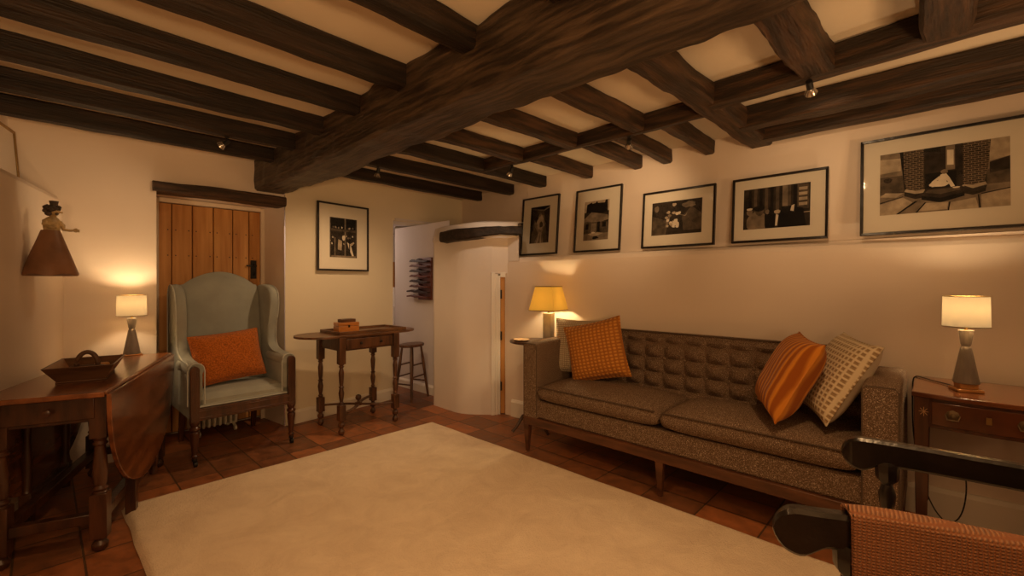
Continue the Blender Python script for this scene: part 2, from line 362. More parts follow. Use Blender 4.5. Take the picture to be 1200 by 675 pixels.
# skirting boards
def skirt(name, a, b, h=.11, t=.018, mt=SKIRT):
    a, b = Vector((*a, 0)), Vector((*b, 0)); nr = (b-a).normalized().cross(Vector((0,0,1)))
    m = MB(); rs = []
    for k in range(13):
        p = a.lerp(b, k/12)
        rs.append([p-nr*.01, p+nr*t, p+nr*t+Vector((0,0,h-.02)), p+nr*(t*.4)+Vector((0,0,h)), p-nr*.01+Vector((0,0,h))])
    m.rings(rs); return struct(m.build(name, mt, ang=25))
skirt('baseboard_far', (1.43,3.985), (2.51,4.115), .115)
skirt('baseboard_right', (SX(2.8),2.8), (SX(-1.5),-1.5), .15, .02)
skirt('baseboard_left', (LX(-1),-1), (LX(3.95),3.95))
skirt('baseboard_passage', (2.895,4.69), (2.895,3.70), .10)
# plank door in the recess
m = MB(); xs = [.615, .70, .835, .98, 1.12, 1.245, 1.335]
for a, b in zip(xs, xs[1:]): m.box(a+.003, b-.003, YD-.02, YD+.02, .03, 1.825)
d1 = struct(m.build('door_1', PINE, bevel=.004))
m = MB(); m.box(.615, 1.335, YD+.0, YD+.03, .02, 1.83)
m.build('backing', PINED, d1)
m = MB()
for x in xs[1:-1]:
    for dx in (-.025, .025):
        for z in (.35, 1.05, 1.42, 1.62): m.lathe([(.005,0), (.004,.003)], (x+dx, 0, 0), 8) if 0 else m.box(x+dx-.004, x+dx+.004, YD-.023, YD-.019, z-.004, z+.004)
m.build('nails', IRON, d1, smooth=False)
m = MB(); m.box(1.255,1.30,YD-.035,YD-.018,1.24,1.40); m.tube([(1.278,YD-.04,1.37),(1.278,YD-.07,1.35),(1.278,YD-.07,1.29),(1.278,YD-.04,1.27)], .006, 8); m.box(1.22,1.30,YD-.045,YD-.032,1.345,1.36)
m.build('latch', IRON, d1, bevel=.002)
m = MB(); m.box(.585,.618,YD-.04,YD+.03,0,1.86); m.box(1.333,1.365,YD-.04,YD+.03,0,1.86); m.box(.618,1.333,YD-.04,YD+.03,1.83,1.865)
m.build('frame', mat('door_frame_paint', (.78,.66,.52), .5), d1, bevel=.004)
def rough_timber(name, pts, w, h, mt, label, cat='beam', seed=0, amp=.008, n=40, parent=None, chamfer=.012):
    """timber swept along a polyline of (x,y,zc), rectangular rounded section w x h with worn surface"""
    pts = [Vector(p) for p in pts]; L = [0]
    for a, b in zip(pts, pts[1:]): L.append(L[-1]+(b-a).length)
    m = MB(); rs = []
    sec = []
    c = chamfer
    per = [(-w/2+c,-h/2), (-w/6,-h/2), (w/6,-h/2), (w/2-c,-h/2), (w/2,-h/2+c), (w/2,-h/6), (w/2,h/6), (w/2,h/2-c), (w/2-c,h/2), (w/6,h/2), (-w/6,h/2), (-w/2+c,h/2), (-w/2,h/2-c), (-w/2,h/6), (-w/2,-h/6), (-w/2,-h/2+c)]
    for k in range(n+1):
        s = L[-1]*k/n; i = 0
        while i < len(pts)-2 and s > L[i+1]: i += 1
        f = (s-L[i])/(L[i+1]-L[i]); p = pts[i].lerp(pts[i+1], f); t = (pts[i+1]-pts[i]).normalized(); r = t.cross(Vector((0,0,1))).normalized(); u = r.cross(t)
        ring = []
        for a, b in per:
            q = p+r*a+u*b; o = noise.noise(Vector((q.x*5+seed*3.1, q.y*5, q.z*9)))*amp + noise.noise(Vector((q.x*17+seed, q.y*13, q.z*21)))*amp*.45 + noise.noise(Vector((q.x*1.2+seed, q.y*1.2, q.z)))*amp*1.3
            d = (r*a/w+u*b/h).normalized(); ring.append(q+d*o)
        rs.append(ring)
    m.rings(rs)
    o = m.build(name, mt, parent, ang=28)
    if label: tag(o, label, cat)
    return o
rough_timber('door_lintel', [(.535,4.06,1.886), (.95,4.055,1.892), (1.415,4.05,1.884)], .17, .075, OAKB, 'rough brown oak lintel over the plank door behind the wing chair', 'lintel', 3, .006)
lt = rough_timber('door_lintel', [(2.625,3.38,1.632), (2.64,3.18,1.638), (2.70,3.02,1.650), (2.83,2.85,1.668), (2.965,2.71,1.668)], .13, .088, OAK, 'short bowed dark oak lintel over the low white doorway by the sofa', 'lintel', 5, .012)
# low white doorway with pine door ajar
m = MB()
a, b = Vector((2.826,2.952,0)), Vector((2.915,2.862,0)); t = (b-a).normalized(); nr = Vector((-t.y*-1, t.x*-1, 0)); nr = Vector((-.7,-.7,0)).normalized()
def strip(m, s0, s1, d0, d1, z0, z1):
    P = [a+t*s0+nr*d0, a+t*s1+nr*d0, a+t*s1+nr*d1, a+t*s0+nr*d1]
    m.rings([[(p.x,p.y,z0) for p in P], [(p.x,p.y,z1) for p in P]])
strip(m, -.005, .030, -.06, .014, 0, 1.30); strip(m, .030, .056, -.06, .004, 0, 1.285); strip(m, .056, .078, -.06, -.012, 0, 1.27); strip(m, .078, .125, -.06, .0, 1.255, 1.30)
d2 = struct(m.build('door_2', WHITE, bevel=.003))
m = MB(); strip(m, .080, .120, -.06, -.020, .01, 1.255); m.build('door_leaf', PINE, d2, bevel=.002)
m = MB()
for z in (.22, .68, 1.06): strip(m, .078, .094, -.025, -.008, z, z+.08)
m.build('hinges', IRON, d2)

# ------------------------------------------------------------------ ceiling timbers
def joist(x0, y0, x1, y1, w, label, mt=OAK, zb=ZJ, h=.105, seed=0, amp=.006):
    rough_timber('ceiling_joist', [(x0,y0,zb+h/2), ((x0+x1)/2,(y0+y1)/2,zb+h/2+.004*math.sin(seed)), (x1,y1,zb+h/2)], w, h, mt, label, 'joist', seed, amp, 36)
rough_timber('ceiling_beam', [(1.30,4.06,2.075), (1.30,3.0,2.07), (1.275,2.0,2.075), (1.265,1.0,2.07), (1.25,-1.6,2.07)], .25, .27, BEAM, 'massive rough-hewn dark main beam crossing the ceiling', 'beam', 1, .015, 260, chamfer=.016)
ordn = ['nearest the far wall', 'second out from the far wall', 'third out from the far wall', 'fourth out from the far wall', 'fifth out from the far wall', 'sixth out from the far wall', 'seventh out from the far wall']
for k, y in enumerate([3.65, 3.20, 2.75, 2.30, 1.85, 1.37, .91]):
    joist(-1.3 if y < 2.5 else -.5, y-.045+.0, 1.22, y-.045, .085, 'black oak joist left of the main beam, '+ordn[k], OAK, seed=k+1)
for k, (y, n) in enumerate([(3.67,'nearest the cream wall, long and unbroken'), (3.18,'second from the cream wall, long and unbroken'), (2.72,'third from the cream wall, at the cross timber')]):
    joist(1.36, y-.04, 3.30, y-.04+.01, .085, 'dark joist right of the beam, '+n, OAK, seed=k+11)
for k, (y, n) in enumerate([(2.30,'farthest of the three'), (1.82,'middle of the three'), (1.34,'nearest of the three')]):
    joist(1.36, y-.045+.04, 2.44, y-.045, .085, 'brown joist between main beam and cross timber, '+n, OAKB, seed=k+21)
for k, (y, n) in enumerate([(2.20,'above the second picture'), (1.74,'above the third picture, farther one'), (1.50,'above the third picture, nearer one'), (1.19,'just beyond the wide timber')]):
    joist(2.49, y-.04, 3.30, y-.04+.02, .075, 'short joist stub over the sofa wall, '+n, OAKB, seed=k+31)
rough_timber('ceiling_joist', [(2.465,2.70,ZJ+.05), (2.465,1.8,ZJ+.05), (2.465,.88,ZJ+.05)], .05, .10, OAKN, 'thin cross timber parallel to the main beam carrying two spotlights', 'joist', 41, .005)
rough_timber('ceiling_joist', [(1.36,.885,ZJ+.045), (2.3,.865,ZJ+.045), (3.28,.84,ZJ+.045)], .13, .115, OAKB, 'wide brown trimmer timber running from main beam to sofa wall', 'joist', 42, .01)
rough_timber('ceiling_joist', [(2.35,.84,ZJ+.045), (2.30,.2,ZJ+.045), (2.22,-1.4,ZJ+.045)], .10, .11, OAKN, 'dark timber parallel to the sofa wall taking two cross joists', 'joist', 43, .006)
rough_timber('ceiling_joist', [(2.80,.83,ZJ+.045), (2.79,-.2,ZJ+.045), (2.78,-1.4,ZJ+.045)], .115, .12, OAKN, 'dark timber above the big picture, one out from the wall', 'joist', 44, .006)
rough_timber('ceiling_joist', [(3.10,.83,ZJ+.045), (3.10,-.2,ZJ+.045), (3.10,-1.4,ZJ+.045)], .10, .12, OAKN, 'orange-lit timber against the sofa wall above the big picture', 'joist', 45, .006)
rough_timber('ceiling_joist', [(1.36,.43,ZJ+.04), (1.8,.40,ZJ+.04), (2.27,.38,ZJ+.04)], .13, .11, OAKB, 'stout brown cross joist left of the top right spotlight', 'joist', 46, .012)
rough_timber('ceiling_joist', [(1.36,-.02,ZJ+.04), (1.8,-.02,ZJ+.04), (2.25,-.02,ZJ+.04)], .13, .11, OAKB, 'stout pale brown cross joist at the top right edge', 'joist', 47, .012)

# ceiling spotlights
def spotlight(loc, aim, label, energy=22, size=75, col=(1,.64,.33)):
    t = thing('ceiling_spotlight', label, 'spotlight', loc)
    v = (Vector(aim)-Vector(loc)).normalized(); p = Vector((0,0,-.035))
    MB().lathe([(.012,0), (.014,-.004), (.010,-.010), (.004,-.012), (.004,-.035)], (0,0,0), 12).build('stem', IRON, t)
    q = v.to_track_quat('Z', 'Y').to_matrix().to_4x4(); q.translation = p
    m = MB(); m.mat = q; m.lathe([(.006,-.022), (.013,-.020), (.014,.012), (.013,.018)], (0,0,0), 16); m.build('holder', IRON, t)
    m = MB(); m.mat = q; m.lathe([(.010,.018), (.018,.028), (.0235,.042), (.025,.047), (.021,.046), (.009,.024)], (0,0,0), 20); m.build('reflector', CHROME, t)
    m = MB(); m.mat = q; m.lathe([(.003,.026), (.008,.032), (.006,.040), (.001,.042)], (0,0,0), 12); m.build('bulb', BULB, t)
    light('SPOT', Vector(loc)+p+v*.055, energy, col, .03, aim, size, .85, name='spotlight_or_fill')
spotlight((.78,3.16,2.10), (.15,3.9,1.5), 'small spotlight under the far joist near the plank door', 7, 85)
spotlight((1.78,3.12,2.10), (1.75,3.75,.4), 'small spotlight on the joist before the cream wall', 26, 130)
spotlight((2.47,2.36,2.10), (2.55,3.35,.9), 'small spotlight on the cross timber nearer the first picture', 8.5, 110, (1,.74,.50))
spotlight((2.47,1.37,2.10), (3.15,1.75,1.75), 'small spotlight on the cross timber above the third picture', 11, 95)
spotlight((2.31,.41,2.10), (3.2,.45,1.6), 'small spotlight at top right beside the stout cross joist', 8, 95)

# ------------------------------------------------------------------ pictures
def picture(loc, rz, w, h, pr, art, label, lean=0, fw=.014, col=EBON, group=None):
    """origin: bottom centre of the frame at the back; local x to the viewer's right, -y towards the viewer"""
    t = thing('framed_picture', label, 'picture', loc, rot=(lean, 0, rz), group=group)
    m = MB()
    o = [(-w/2,0), (w/2,0), (w/2,h), (-w/2,h)]; i = [(-w/2+fw,fw), (w/2-fw,fw), (w/2-fw,h-fw), (-w/2+fw,h-fw)]
    for k in range(4):
        a, b, c, d = o[k], o[(k+1)%4], i[(k+1)%4], i[k]
        m.rings([[(a[0],0,a[1]), (b[0],0,b[1]), (c[0],0,c[1]), (d[0],0,d[1])], [(a[0],-.022,a[1]), (b[0],-.022,b[1]), (c[0],-.020,c[1]), (d[0],-.020,d[1])]])
    m.build('frame', col, t, bevel=.0015)
    m = MB(); m.box(-w/2+fw*.7, w/2-fw*.7, -.010, -.004, fw*.7, h-fw*.7); m.build('mount', MATT, t, smooth=False)
    x0, x1, z0, z1 = -w/2+pr[0]*w, -w/2+pr[1]*w, pr[2]*h, pr[3]*h
    m = MB(); lay = [0]
    def P(tone, pts, m=m):
        lay[0] += 1; m.mi = tone; y = -.0102-.00004*lay[0]
        m.poly([(x0+(x1-x0)*min(1,max(0,u)), y, z0+(z1-z0)*min(1,max(0,v))) for u, v in pts])
    P(1, [(0,0), (1,0), (1,1), (0,1)]); art(P)
    m.build('print', TONES, t, smooth=False, fixn=False)
    m = MB(); m.poly([(-w/2+fw*.8,-.017,fw*.8), (w/2-fw*.8,-.017,fw*.8), (w/2-fw*.8,-.017,h-fw*.8), (-w/2+fw*.8,-.017,h-fw*.8)]); m.build('glass', GL, t, smooth=False)
    return t
def blob(cx, cy, rx, ry, n=14, rough=.15, sd=1):
    rnd = random.Random(sd); return [(cx+rx*math.cos(6.283*k/n)*(1+rnd.uniform(-rough,rough)), cy+ry*math.sin(6.283*k/n)*(1+rnd.uniform(-rough,rough))) for k in range(n)]
def rect(x0, y0, x1, y1): return [(x0,y0), (x1,y0), (x1,y1), (x0,y1)]
def art_lane(P):
    P(2, [(.05,0), (.95,0), (.8,.5), (.7,.9), (.3,.9), (.15,.5)]); P(3, blob(.52,.52,.26,.28,16,.2,2)); P(4, blob(.55,.55,.18,.2,14,.2,3)); P(2, blob(.58,.5,.1,.08,12,.2,4))
    P(0, rect(0,.88,1,1)); P(0, [(0,.3), (.16,.35), (.1,.9), (0,.9)]); P(1, blob(.3,.72,.12,.14,12,.3,5))
    for k in range(5): P(4 if k % 2 else 3, [(.25+.1*k,0), (.33+.1*k,0), (.5+.035*k,.3), (.47+.035*k,.3)])
    P(3, [(.02,.95), (.7,.9), (1,.99), (1,.94), (.7,.86)])
def art_cottage(P):
    P(4, rect(0,.72,1,1)); P(0, [(.08,.72), (.1,.92), (.3,.97), (.32,.93), (.45,.95), (.5,.99), (.55,.94), (.82,.93), (.85,1), (.93,1), (.95,.7), (.5,.66)])
    P(3, [(0,.55), (.3,.72), (.95,.62), (1,.5), (.5,.42), (0,.44)]); P(2, [(.02,.15), (.02,.48), (.98,.44), (.98,.15)])
    P(3, rect(.3,.2,.5,.42)); P(0, rect(.55,.2,.66,.46)); P(0, rect(.75,.32,.9,.44)); P(0, rect(.08,.28,.2,.42)); P(3, rect(0,0,1,.17)); P(4, blob(.5,.15,.3,.04,14,.3,1)); P(0, blob(.5,.06,.12,.04,12,.3,2)); P(5, blob(.4,.19,.08,.02,10,.2,6))
def art_flowers(P):
    P(2, [(0,0), (.3,0), (.35,.4), (0,.6)]); P(2, [(.65,.1), (1,.1), (1,.55), (.8,.8), (.62,.5)]); P(3, blob(.75,.85,.13,.09,12,.2,1)); P(4, blob(.46,.9,.04,.06,10,.1,2)); P(0, blob(.47,.97,.07,.04))
    rnd = random.Random(4)
    for k in range(16): P(rnd.choice((3,4,5)), blob(.42+rnd.uniform(-.14,.16), .45+rnd.uniform(-.22,.25), .035, .045, 8, .3, k))
    for k in range(7): P(5, blob(.52+rnd.uniform(-.07,.07), .33+rnd.uniform(-.09,.08), .04, .05, 8, .3, k+30))
    P(4, [(.55,.6), (.68,.52), (.72,.62), (.70,.53), (.56,.58)]); P(3, blob(.1,.8,.05,.1))
def art_crowd(P):
    for k in range(9): P(2 if k % 2 else 0, rect(.08+.085*k,.35,.08+.085*k+.05,1))
    P(3, rect(.6,.5,.68,1)); P(2, rect(.82,.4,.98,.98))
    for k in range(4): P(4, rect(.84,.48+.12*k,.96,.55+.12*k))
    P(4, [(.78,.30), (1,.31), (1,.33), (.78,.32)]); P(3, blob(.22,.15,.17,.28,18,.05,3)); P(2, blob(.26,.42,.07,.1)); P(0, blob(.25,.5,.1,.07)); P(3, blob(.1,.42,.05,.08)); P(5, blob(.1,.5,.05,.03))
    P(0, blob(.42,.2,.09,.3,16,.1,5)); P(0, [(.55,0), (.95,0), (.9,.42), (.7,.5), (.55,.4)]); P(4, blob(.53,.38,.05,.05)); P(5, [(.5,.05), (.53,.05), (.55,.3), (.51,.33)]); P(5, [(.72,.38), (.74,.5), (.78,.52), (.77,.36)]); P(3, blob(.38,.4,.03,.06))
def art_window(P):
    P(0, rect(0,.7,1,1)); P(1, rect(0,0,1,.7)); P(3, rect(.53,0,.58,1)); P(2, rect(0,.66,1,.72)); P(2, rect(.0,0,.04,1)); P(2, rect(.95,0,1,1))
    rnd = random.Random(9)
    for k in range(20): P(rnd.choice((3,4,5)), blob(rnd.uniform(.07,.93), rnd.choice((.75,.76,.55,.5,.35)), .025, .025, 8, .3, k))
    P(4, [(.28,.2), (.42,.18), (.44,.42), (.3,.46)]); P(5, blob(.5,.5,.06,.07)); P(5, [(.62,.4), (.75,.35), (.9,0), (.84,0), (.7,.22)]); P(3, rect(.16,.05,.2,.5)); P(0, rect(.7,.1,.74,.5)); P(3, rect(.05,.0,.95,.05)); P(4, [(.72,.35), (.88,.42), (.9,.38), (.76,.3)])
def art_towers(P):
    P(3, rect(0,.55,1,1)); P(4, [(0,.68), (.18,.7), (.18,.9), (0,.92)]); P(4, [(.86,.68), (1,.72), (1,1), (.86,1)])
    P(2, rect(0,.35,.22,.62)); P(2, [(.84,.3), (1,.3), (1,.68), (.84,.55)]); P(1, [(.86,.5), (1,.53), (1,.72), (.86,.66)]); P(1, blob(.07,.56,.04,.04))
    P(3, rect(0,0,1,.34)); P(1, rect(.36,.3,.70,1)); P(0, rect(.38,.32,.66,.6)); P(0, [(.12,1), (.5,.92), (.5,1)])
    P(0, [(.17,1), (.2,.55), (.21,.35), (.24,.35), (.22,1)])
    P(6, [(.20,1), (.21,.5), (.23,.38), (.30,.355), (.37,.36), (.37,1)]); P(6, [(.66,1), (.67,.36), (.74,.345), (.82,.37), (.85,.6), (.87,1)]); P(1, [(.62,1), (.62,.36), (.67,.36), (.67,1)])
    P(3, [(.54,.62), (.61,.62), (.61,1), (.54,1)]); P(5, [(.55,.7), (.6,.69), (.6,.92), (.55,.93)])
    P(4, [(.21,.35), (.3,.3), (.38,.31), (.38,.36), (.3,.35), (.22,.39)]); P(1, [(.21,.28), (.3,.22), (.37,.23), (.38,.31), (.3,.3), (.21,.35)]); P(4, [(.66,.35), (.74,.30), (.84,.34), (.83,.38), (.74,.35), (.67,.37)]); P(1, [(.68,.35), (.74,.30), (.84,.33), (.83,.24), (.74,.2), (.67,.24)])
    P(1, [(.35,.26), (.5,.2), (.68,.26), (.66,.36), (.38,.36)]); P(0, [(.35,.26), (.5,.2), (.68,.26), (.68,.2), (.5,.13), (.35,.2)]); P(2, [(.38,.30), (.5,.26), (.65,.30), (.64,.34), (.4,.34)])
    P(5, blob(.49,.42,.075,.05,14,.15,2)); P(5, [(.47,.42), (.50,.56), (.54,.58), (.57,.5), (.61,.36), (.58,.35), (.55,.46), (.52,.42)]); P(5, [(.49,.54), (.43,.46), (.43,.38), (.45,.38), (.46,.46), (.5,.5)]); P(3, blob(.53,.60,.028,.035,12,.1,3)); P(5, blob(.62,.34,.03,.012))
    for a in ([(0,0), (.14,0), (.28,.17), (.2,.26), (.0,.18)], [(.32,.02), (.55,.02), (.56,.13), (.38,.14)], [(.56,.0), (.78,0), (.76,.16), (.58,.12)], [(.8,0), (1,0), (1,.25), (.8,.2)], [(.0,.3), (.14,.27), (.2,.33), (.05,.36)]):
        P(4, a)
    for a in ([(.14,0), (.16,0), (.32,.18), (.30,.19)], [(.30,0), (.315,0), (.39,.15), (.375,.15)], [(.555,0), (.565,0), (.575,.13), (.565,.13)], [(.785,0), (.795,0), (.785,.2), (.775,.2)], [(0,.19), (.2,.27), (.2,.28), (0,.205)], [(.8,.2), (1,.25), (1,.265), (.8,.215)]):
        P(0, a)
def wall_pic(y0, y1, h, pr, art, label, z=1.462):
    Y = (y0+y1)/2; return picture((3.165, Y, z), -R(90), abs(y0-y1), h, pr, art, label, lean=-R(5))
picture_l = wall_pic(2.90, 2.46, .545, (.24,.76,.2,.83), art_lane, 'smallest upright sepia photograph on the ledge, farthest from the big picture')
wall_pic(2.275, 1.83, .535, (.2,.74,.18,.8), art_cottage, 'upright sepia photograph of stone cottages on the ledge above the yellow lamp')
wall_pic(1.645, 1.107, .425, (.14,.83,.22,.80), art_flowers, 'landscape dark photograph of people with pale flowers, third on the ledge')
wall_pic(.998, .470, .425, (.13,.83,.2,.82), art_crowd, 'landscape photograph of people in coats from behind, next to the big picture')
wall_pic(.322, -.36, .535, (.125,.83,.20,.83), art_towers, 'largest photograph, round brick towers and seated figure, leaning on the ledge at right')
ang = math.atan2(.135, 1.11)
picture((1.94, 4.03, 1.315), ang, .53, .62, (.23,.76,.2,.79), art_window, 'framed sepia photograph of a window on the cream wall above the side table', fw=.016, col=EBON)
picture((LX(3.84)-.185, 3.84, 1.772), R(90)-math.atan(.252), .30, .33, (.10,.965,.2,.90), art_lane, 'small gilt-framed picture on the left wall ledge at the picture edge', fw=.016, col=BRASS, lean=-R(4))

# ------------------------------------------------------------------ rug
m = MB()
def rugf(u, v):
    x = .29+2.0*u; y = -.55+3.67*v; e = min(u*2.0, (1-u)*2.0, v*3.67, (1-v)*3.67)
    z = .030*min(1, (e/.03))**.5 if e > 0 else 0
    jx = wob((x*6, y*6, 0), 1, .008) if e < .02 else 0
    return (x+jx, y+jx, .004+z+noise.noise(Vector((x*3, y*3, 0)))*.003)
m.grid(rugf, 160, 260)
tag(m.build('rug', RUG, fixn=True), 'large plain cream wool pile rug on the tiled floor', 'rug')

# ------------------------------------------------------------------ shared: cushions
def pillow(w, h, t, nu=26, pinch=.07, seed=0, amp=.01, ends=1.0):
    m = MB()
    for sgn in (1, -1):
        def f(u, v):
            a, b = 2*u-1, 2*v-1
            x = w/2*a*(1-pinch*(1-b*b)*abs(a)); y = h/2*b*(1-pinch*(1-a*a)*abs(b))
            th = t/2*max(0, (1-a**4)*(1-b**4))**.55*(1-.15*(a*a+b*b)/2)
            wr = noise.noise(Vector((a*2+seed, b*2, sgn)))*amp*(1-a*a)*(1-b*b)
            return (x, y, sgn*(th+.003)+wr)
        m.grid(f, nu, nu)
    bmesh.ops.remove_doubles(m.bm, verts=m.bm.verts, dist=.0001)
    edge = [v for v in m.bm.verts]
    return m
def cushion(name, label, w, h, t, mt, loc, x_ax, up_ax, seed=0, pinch=.07, piping=None, group=None, back=None):
    """x_ax: direction of the cushion's width; up_ax: direction of its height; normal = x cross up"""
    X = Vector(x_ax).normalized(); U = Vector(up_ax); U = (U-X*U.dot(X)).normalized(); Nn = X.cross(U)
    M = Matrix((X, U, Nn)).transposed().to_4x4(); M.translation = Vector(loc)
    o = bpy.data.objects.new(name, None); C.objects.link(o); o.matrix_world = M; tag(o, label, 'cushion', group)
    pm = pillow(w, h, t, seed=seed, pinch=pinch)
    mats = [mt, back or mt]
    for f in pm.bm.faces:
        if f.calc_center_median().z < 0: f.material_index = 1
    pm.build('cover', mats, o, sub=1, ang=180)
    pts = []
    n = 20
    for k in range(4*n+1):
        s = (k % (4*n))/n; e = int(s); q = 2*(s-e)-1
        a, b = [(q,-1), (1,q), (-q,1), (-1,-q)][e]
        pts.append((w/2*a*(1-pinch*(1-b*b)*abs(a)), h/2*b*(1-pinch*(1-a*a)*abs(b)), 0))
    MB().tube(pts, .004, 6).build('seam', piping or mt, o)
    return o

# ------------------------------------------------------------------ sofa  (local: x along +X world depth, y along Y; origin world at floor)
sofa = thing('sofa', 'long brown tweed sofa with button-tufted back on walnut legs', 'sofa', (0,0,0))
SX0, SXB, SY0, SY1 = 2.385, 2.975, .115, 2.165
AW = .125
m = MB(); m.box(SX0+.02, SXB-.02, SY0+.01, SY1-.01, .25, .375); m.build('base', TWEED, sofa, bevel=.012)
m = MB(); m.box(SX0, SX0+.035, SY0, SY1, .195, .252); m.box(SXB-.045, SXB-.01, SY0, SY1, .195, .252); m.box(SX0+.035, SXB-.045, SY0, SY0+.035, .195, .252); m.box(SX0+.035, SXB-.045, SY1-.035, SY1, .195, .252)
m.box(SX0+.035, SXB-.045, 1.12, 1.16, .205, .252)
m.build('wood_rail', WALN, sofa, bevel=.003)
for x in (SX0+.022, SXB-.035):
    for y in (SY0+.025, (SY0+SY1)/2, SY1-.025):
        m = MB(); m.rings([[(x-.011,y-.011,0), (x+.011,y-.011,0), (x+.011,y+.011,0), (x-.011,y+.011,0)], [(x-.021,y-.024,.20), (x+.021,y-.024,.20), (x+.021,y+.024,.20), (x-.021,y+.024,.20)]])
        m.build('leg', WALN, sofa, bevel=.002)
for y0, y1 in ((SY0, SY0+AW), (SY1-AW, SY1)):
    m = MB()
    def ring(x, k):
        z1 = .775+.012*math.sin(math.pi*k); c = .018
        return [(x,y0,.25), (x,y1,.25), (x,y1,z1-c), (x,y1-c*.3,z1-c*.3), (x,y1-c,z1), (x,y0+c,z1), (x,y0+c*.3,z1-c*.3), (x,y0,z1-c)]
    rs = [ring(SX0+.008+ (SXB-.012-SX0)*k/10, k/10) for k in range(11)]
    ft = [[(SX0, yy, zz) if 0 else (SX0, y0+(yy-y0)*.92+(y1-y0)*.04, .25+(zz-.25)*.985) for _, yy, zz in rs[0]]]
    m.rings(ft+rs); arm = m.build('arm', TWEED, sofa, bevel=.006, ang=50)
    MB().tube([(SX0+.004,y0+.004,.26), (SX0+.004,y0+.004,.755), (SX0+.004,y0+.016,.769), (SX0+.004,y1-.016,.769), (SX0+.004,y1-.004,.755), (SX0+.004,y1-.004,.26)], .004, 6).build('piping', mat('tweed_piping', (.085,.055,.035), .9), arm)
ym = (SY0+SY1)/2
for y0, y1 in ((SY0+AW+.002, ym-.002), (ym+.002, SY1-AW-.002)):
    m = MB(); XA, XB = SX0-.012, 2.86; yc = (y0+y1)/2; xc = (XA+XB)/2; hw = (y1-y0)/2; hx = (XB-XA)/2
    def face(sg):
        def f(u, v):
            a, b = 2*u-1, 2*v-1; pa = abs(a)**8; pb = abs(b)**8
            x = xc+hx*a; y = yc+hw*b
            crown = (.035 if sg > 0 else 0)*(1-a*a)*(1-b**4)
            z = .435+sg*(.058*(max(0, (1-pa))*max(0, (1-pb)))**.3)+crown
            return (x, y, z)
        return f
    m.grid(face(1), 30, 44); m.grid(face(-1), 30, 44); bmesh.ops.remove_doubles(m.bm, verts=m.bm.verts, dist=.0002)
    sc_ = m.build('seat_cushion', TWEED, sofa, ang=180)
    pp = [(XA+.006, y0+.02+(y1-y0-.04)*k/20, .478) for k in range(21)]
    MB().tube(pp, .0045, 6).build('piping', bpy.data.materials['tweed_piping'], sc_)
# tufted back
m = MB(); BY0, BY1 = SY0+AW, SY1-AW; nb = 13; sp = (BY1-BY0)/nb; rows = [.55, .645, .74]
def tuft(y, z):
    c = abs(math.sin(math.pi*(y-BY0)/sp)); k = (z-.50)/.096; r = abs(math.sin(math.pi*(k-.5+.5)))
    return .042*(c**.85)*(r**.85)
def backf(u, v):
    y = BY0-.0+(BY1-BY0)*v; arc = math.sqrt(max(0, 1-max(0, abs(2*v-1)-.93)**2/.0049*.25))
    top = .865*arc+.0*(1-arc)
    if u < .8:
        z = .40+(top-.03-.40)*u/.8; x = 2.875+(z-.4)*.09 - tuft(y, z)
        return (x, y, z)
    s = (u-.8)/.2; a = s*math.pi*.5
    x0 = 2.875+(top-.43)*.09; return (x0+(2.965-x0)*min(1,s*1.0), y, top-.03+.03*math.sin(min(1,s*2.5)*math.pi/2))
m.grid(lambda u, v: backf(u, v), 50, 240)
m.box(2.90, SXB, BY0, BY1, .25, .80)
bk = m.build('backrest', TWEED, sofa, ang=60, fixn=False)
MB().tube([(2.92, BY0+.04+(BY1-BY0-.08)*k/30, .862+.0015*math.sin(k*2.1)) for k in range(31)], .005, 6).build('piping', bpy.data.materials['tweed_piping'], bk)
for r_ in (.596, .692, .788):
    for k in range(1, nb):
        y = BY0+sp*k; x = 2.875+(r_-.4)*.09-.001
        m = MB(); m.mat = Matrix.Translation((x,y,r_)) @ Matrix.Rotation(-R(90), 4, 'Y'); m.lathe([(.010,-.004), (.011,.002), (.007,.006), (.001,.008)], (0,0,0), 10); m.build('button', TWEED, bk)
# cushions on the sofa
cushion('cushion', 'cream waffle-knit cushion tucked behind the gold one at the far sofa arm', .42, .40, .13, CREAMW, (2.75,1.915,.735), (.28,-.96,0), (.10,.25,.95), 1)
cushion('cushion', 'gold checked cushion leaning on the cream one at the far end', .43, .41, .15, GOLDW, (2.665,1.735,.730), (.20,-.94,.24), (.08,.25,.95), 2)
cushion('cushion', 'rust orange ribbed velvet cushion at the near end of the sofa', .40, .42, .17, RIBV, (2.56,.545,.745), (-.90,-.42,-.05), (.03,-.48,.86), 3)
cushion('cushion', 'cream net-weave cushion leaning against the near sofa arm', .40, .42, .14, NETW, (2.66,.365,.750), (-.88,-.46,-.06), (.06,-.52,.84), 4, back=mat('cream_cotton', (.62,.52,.40), .9))

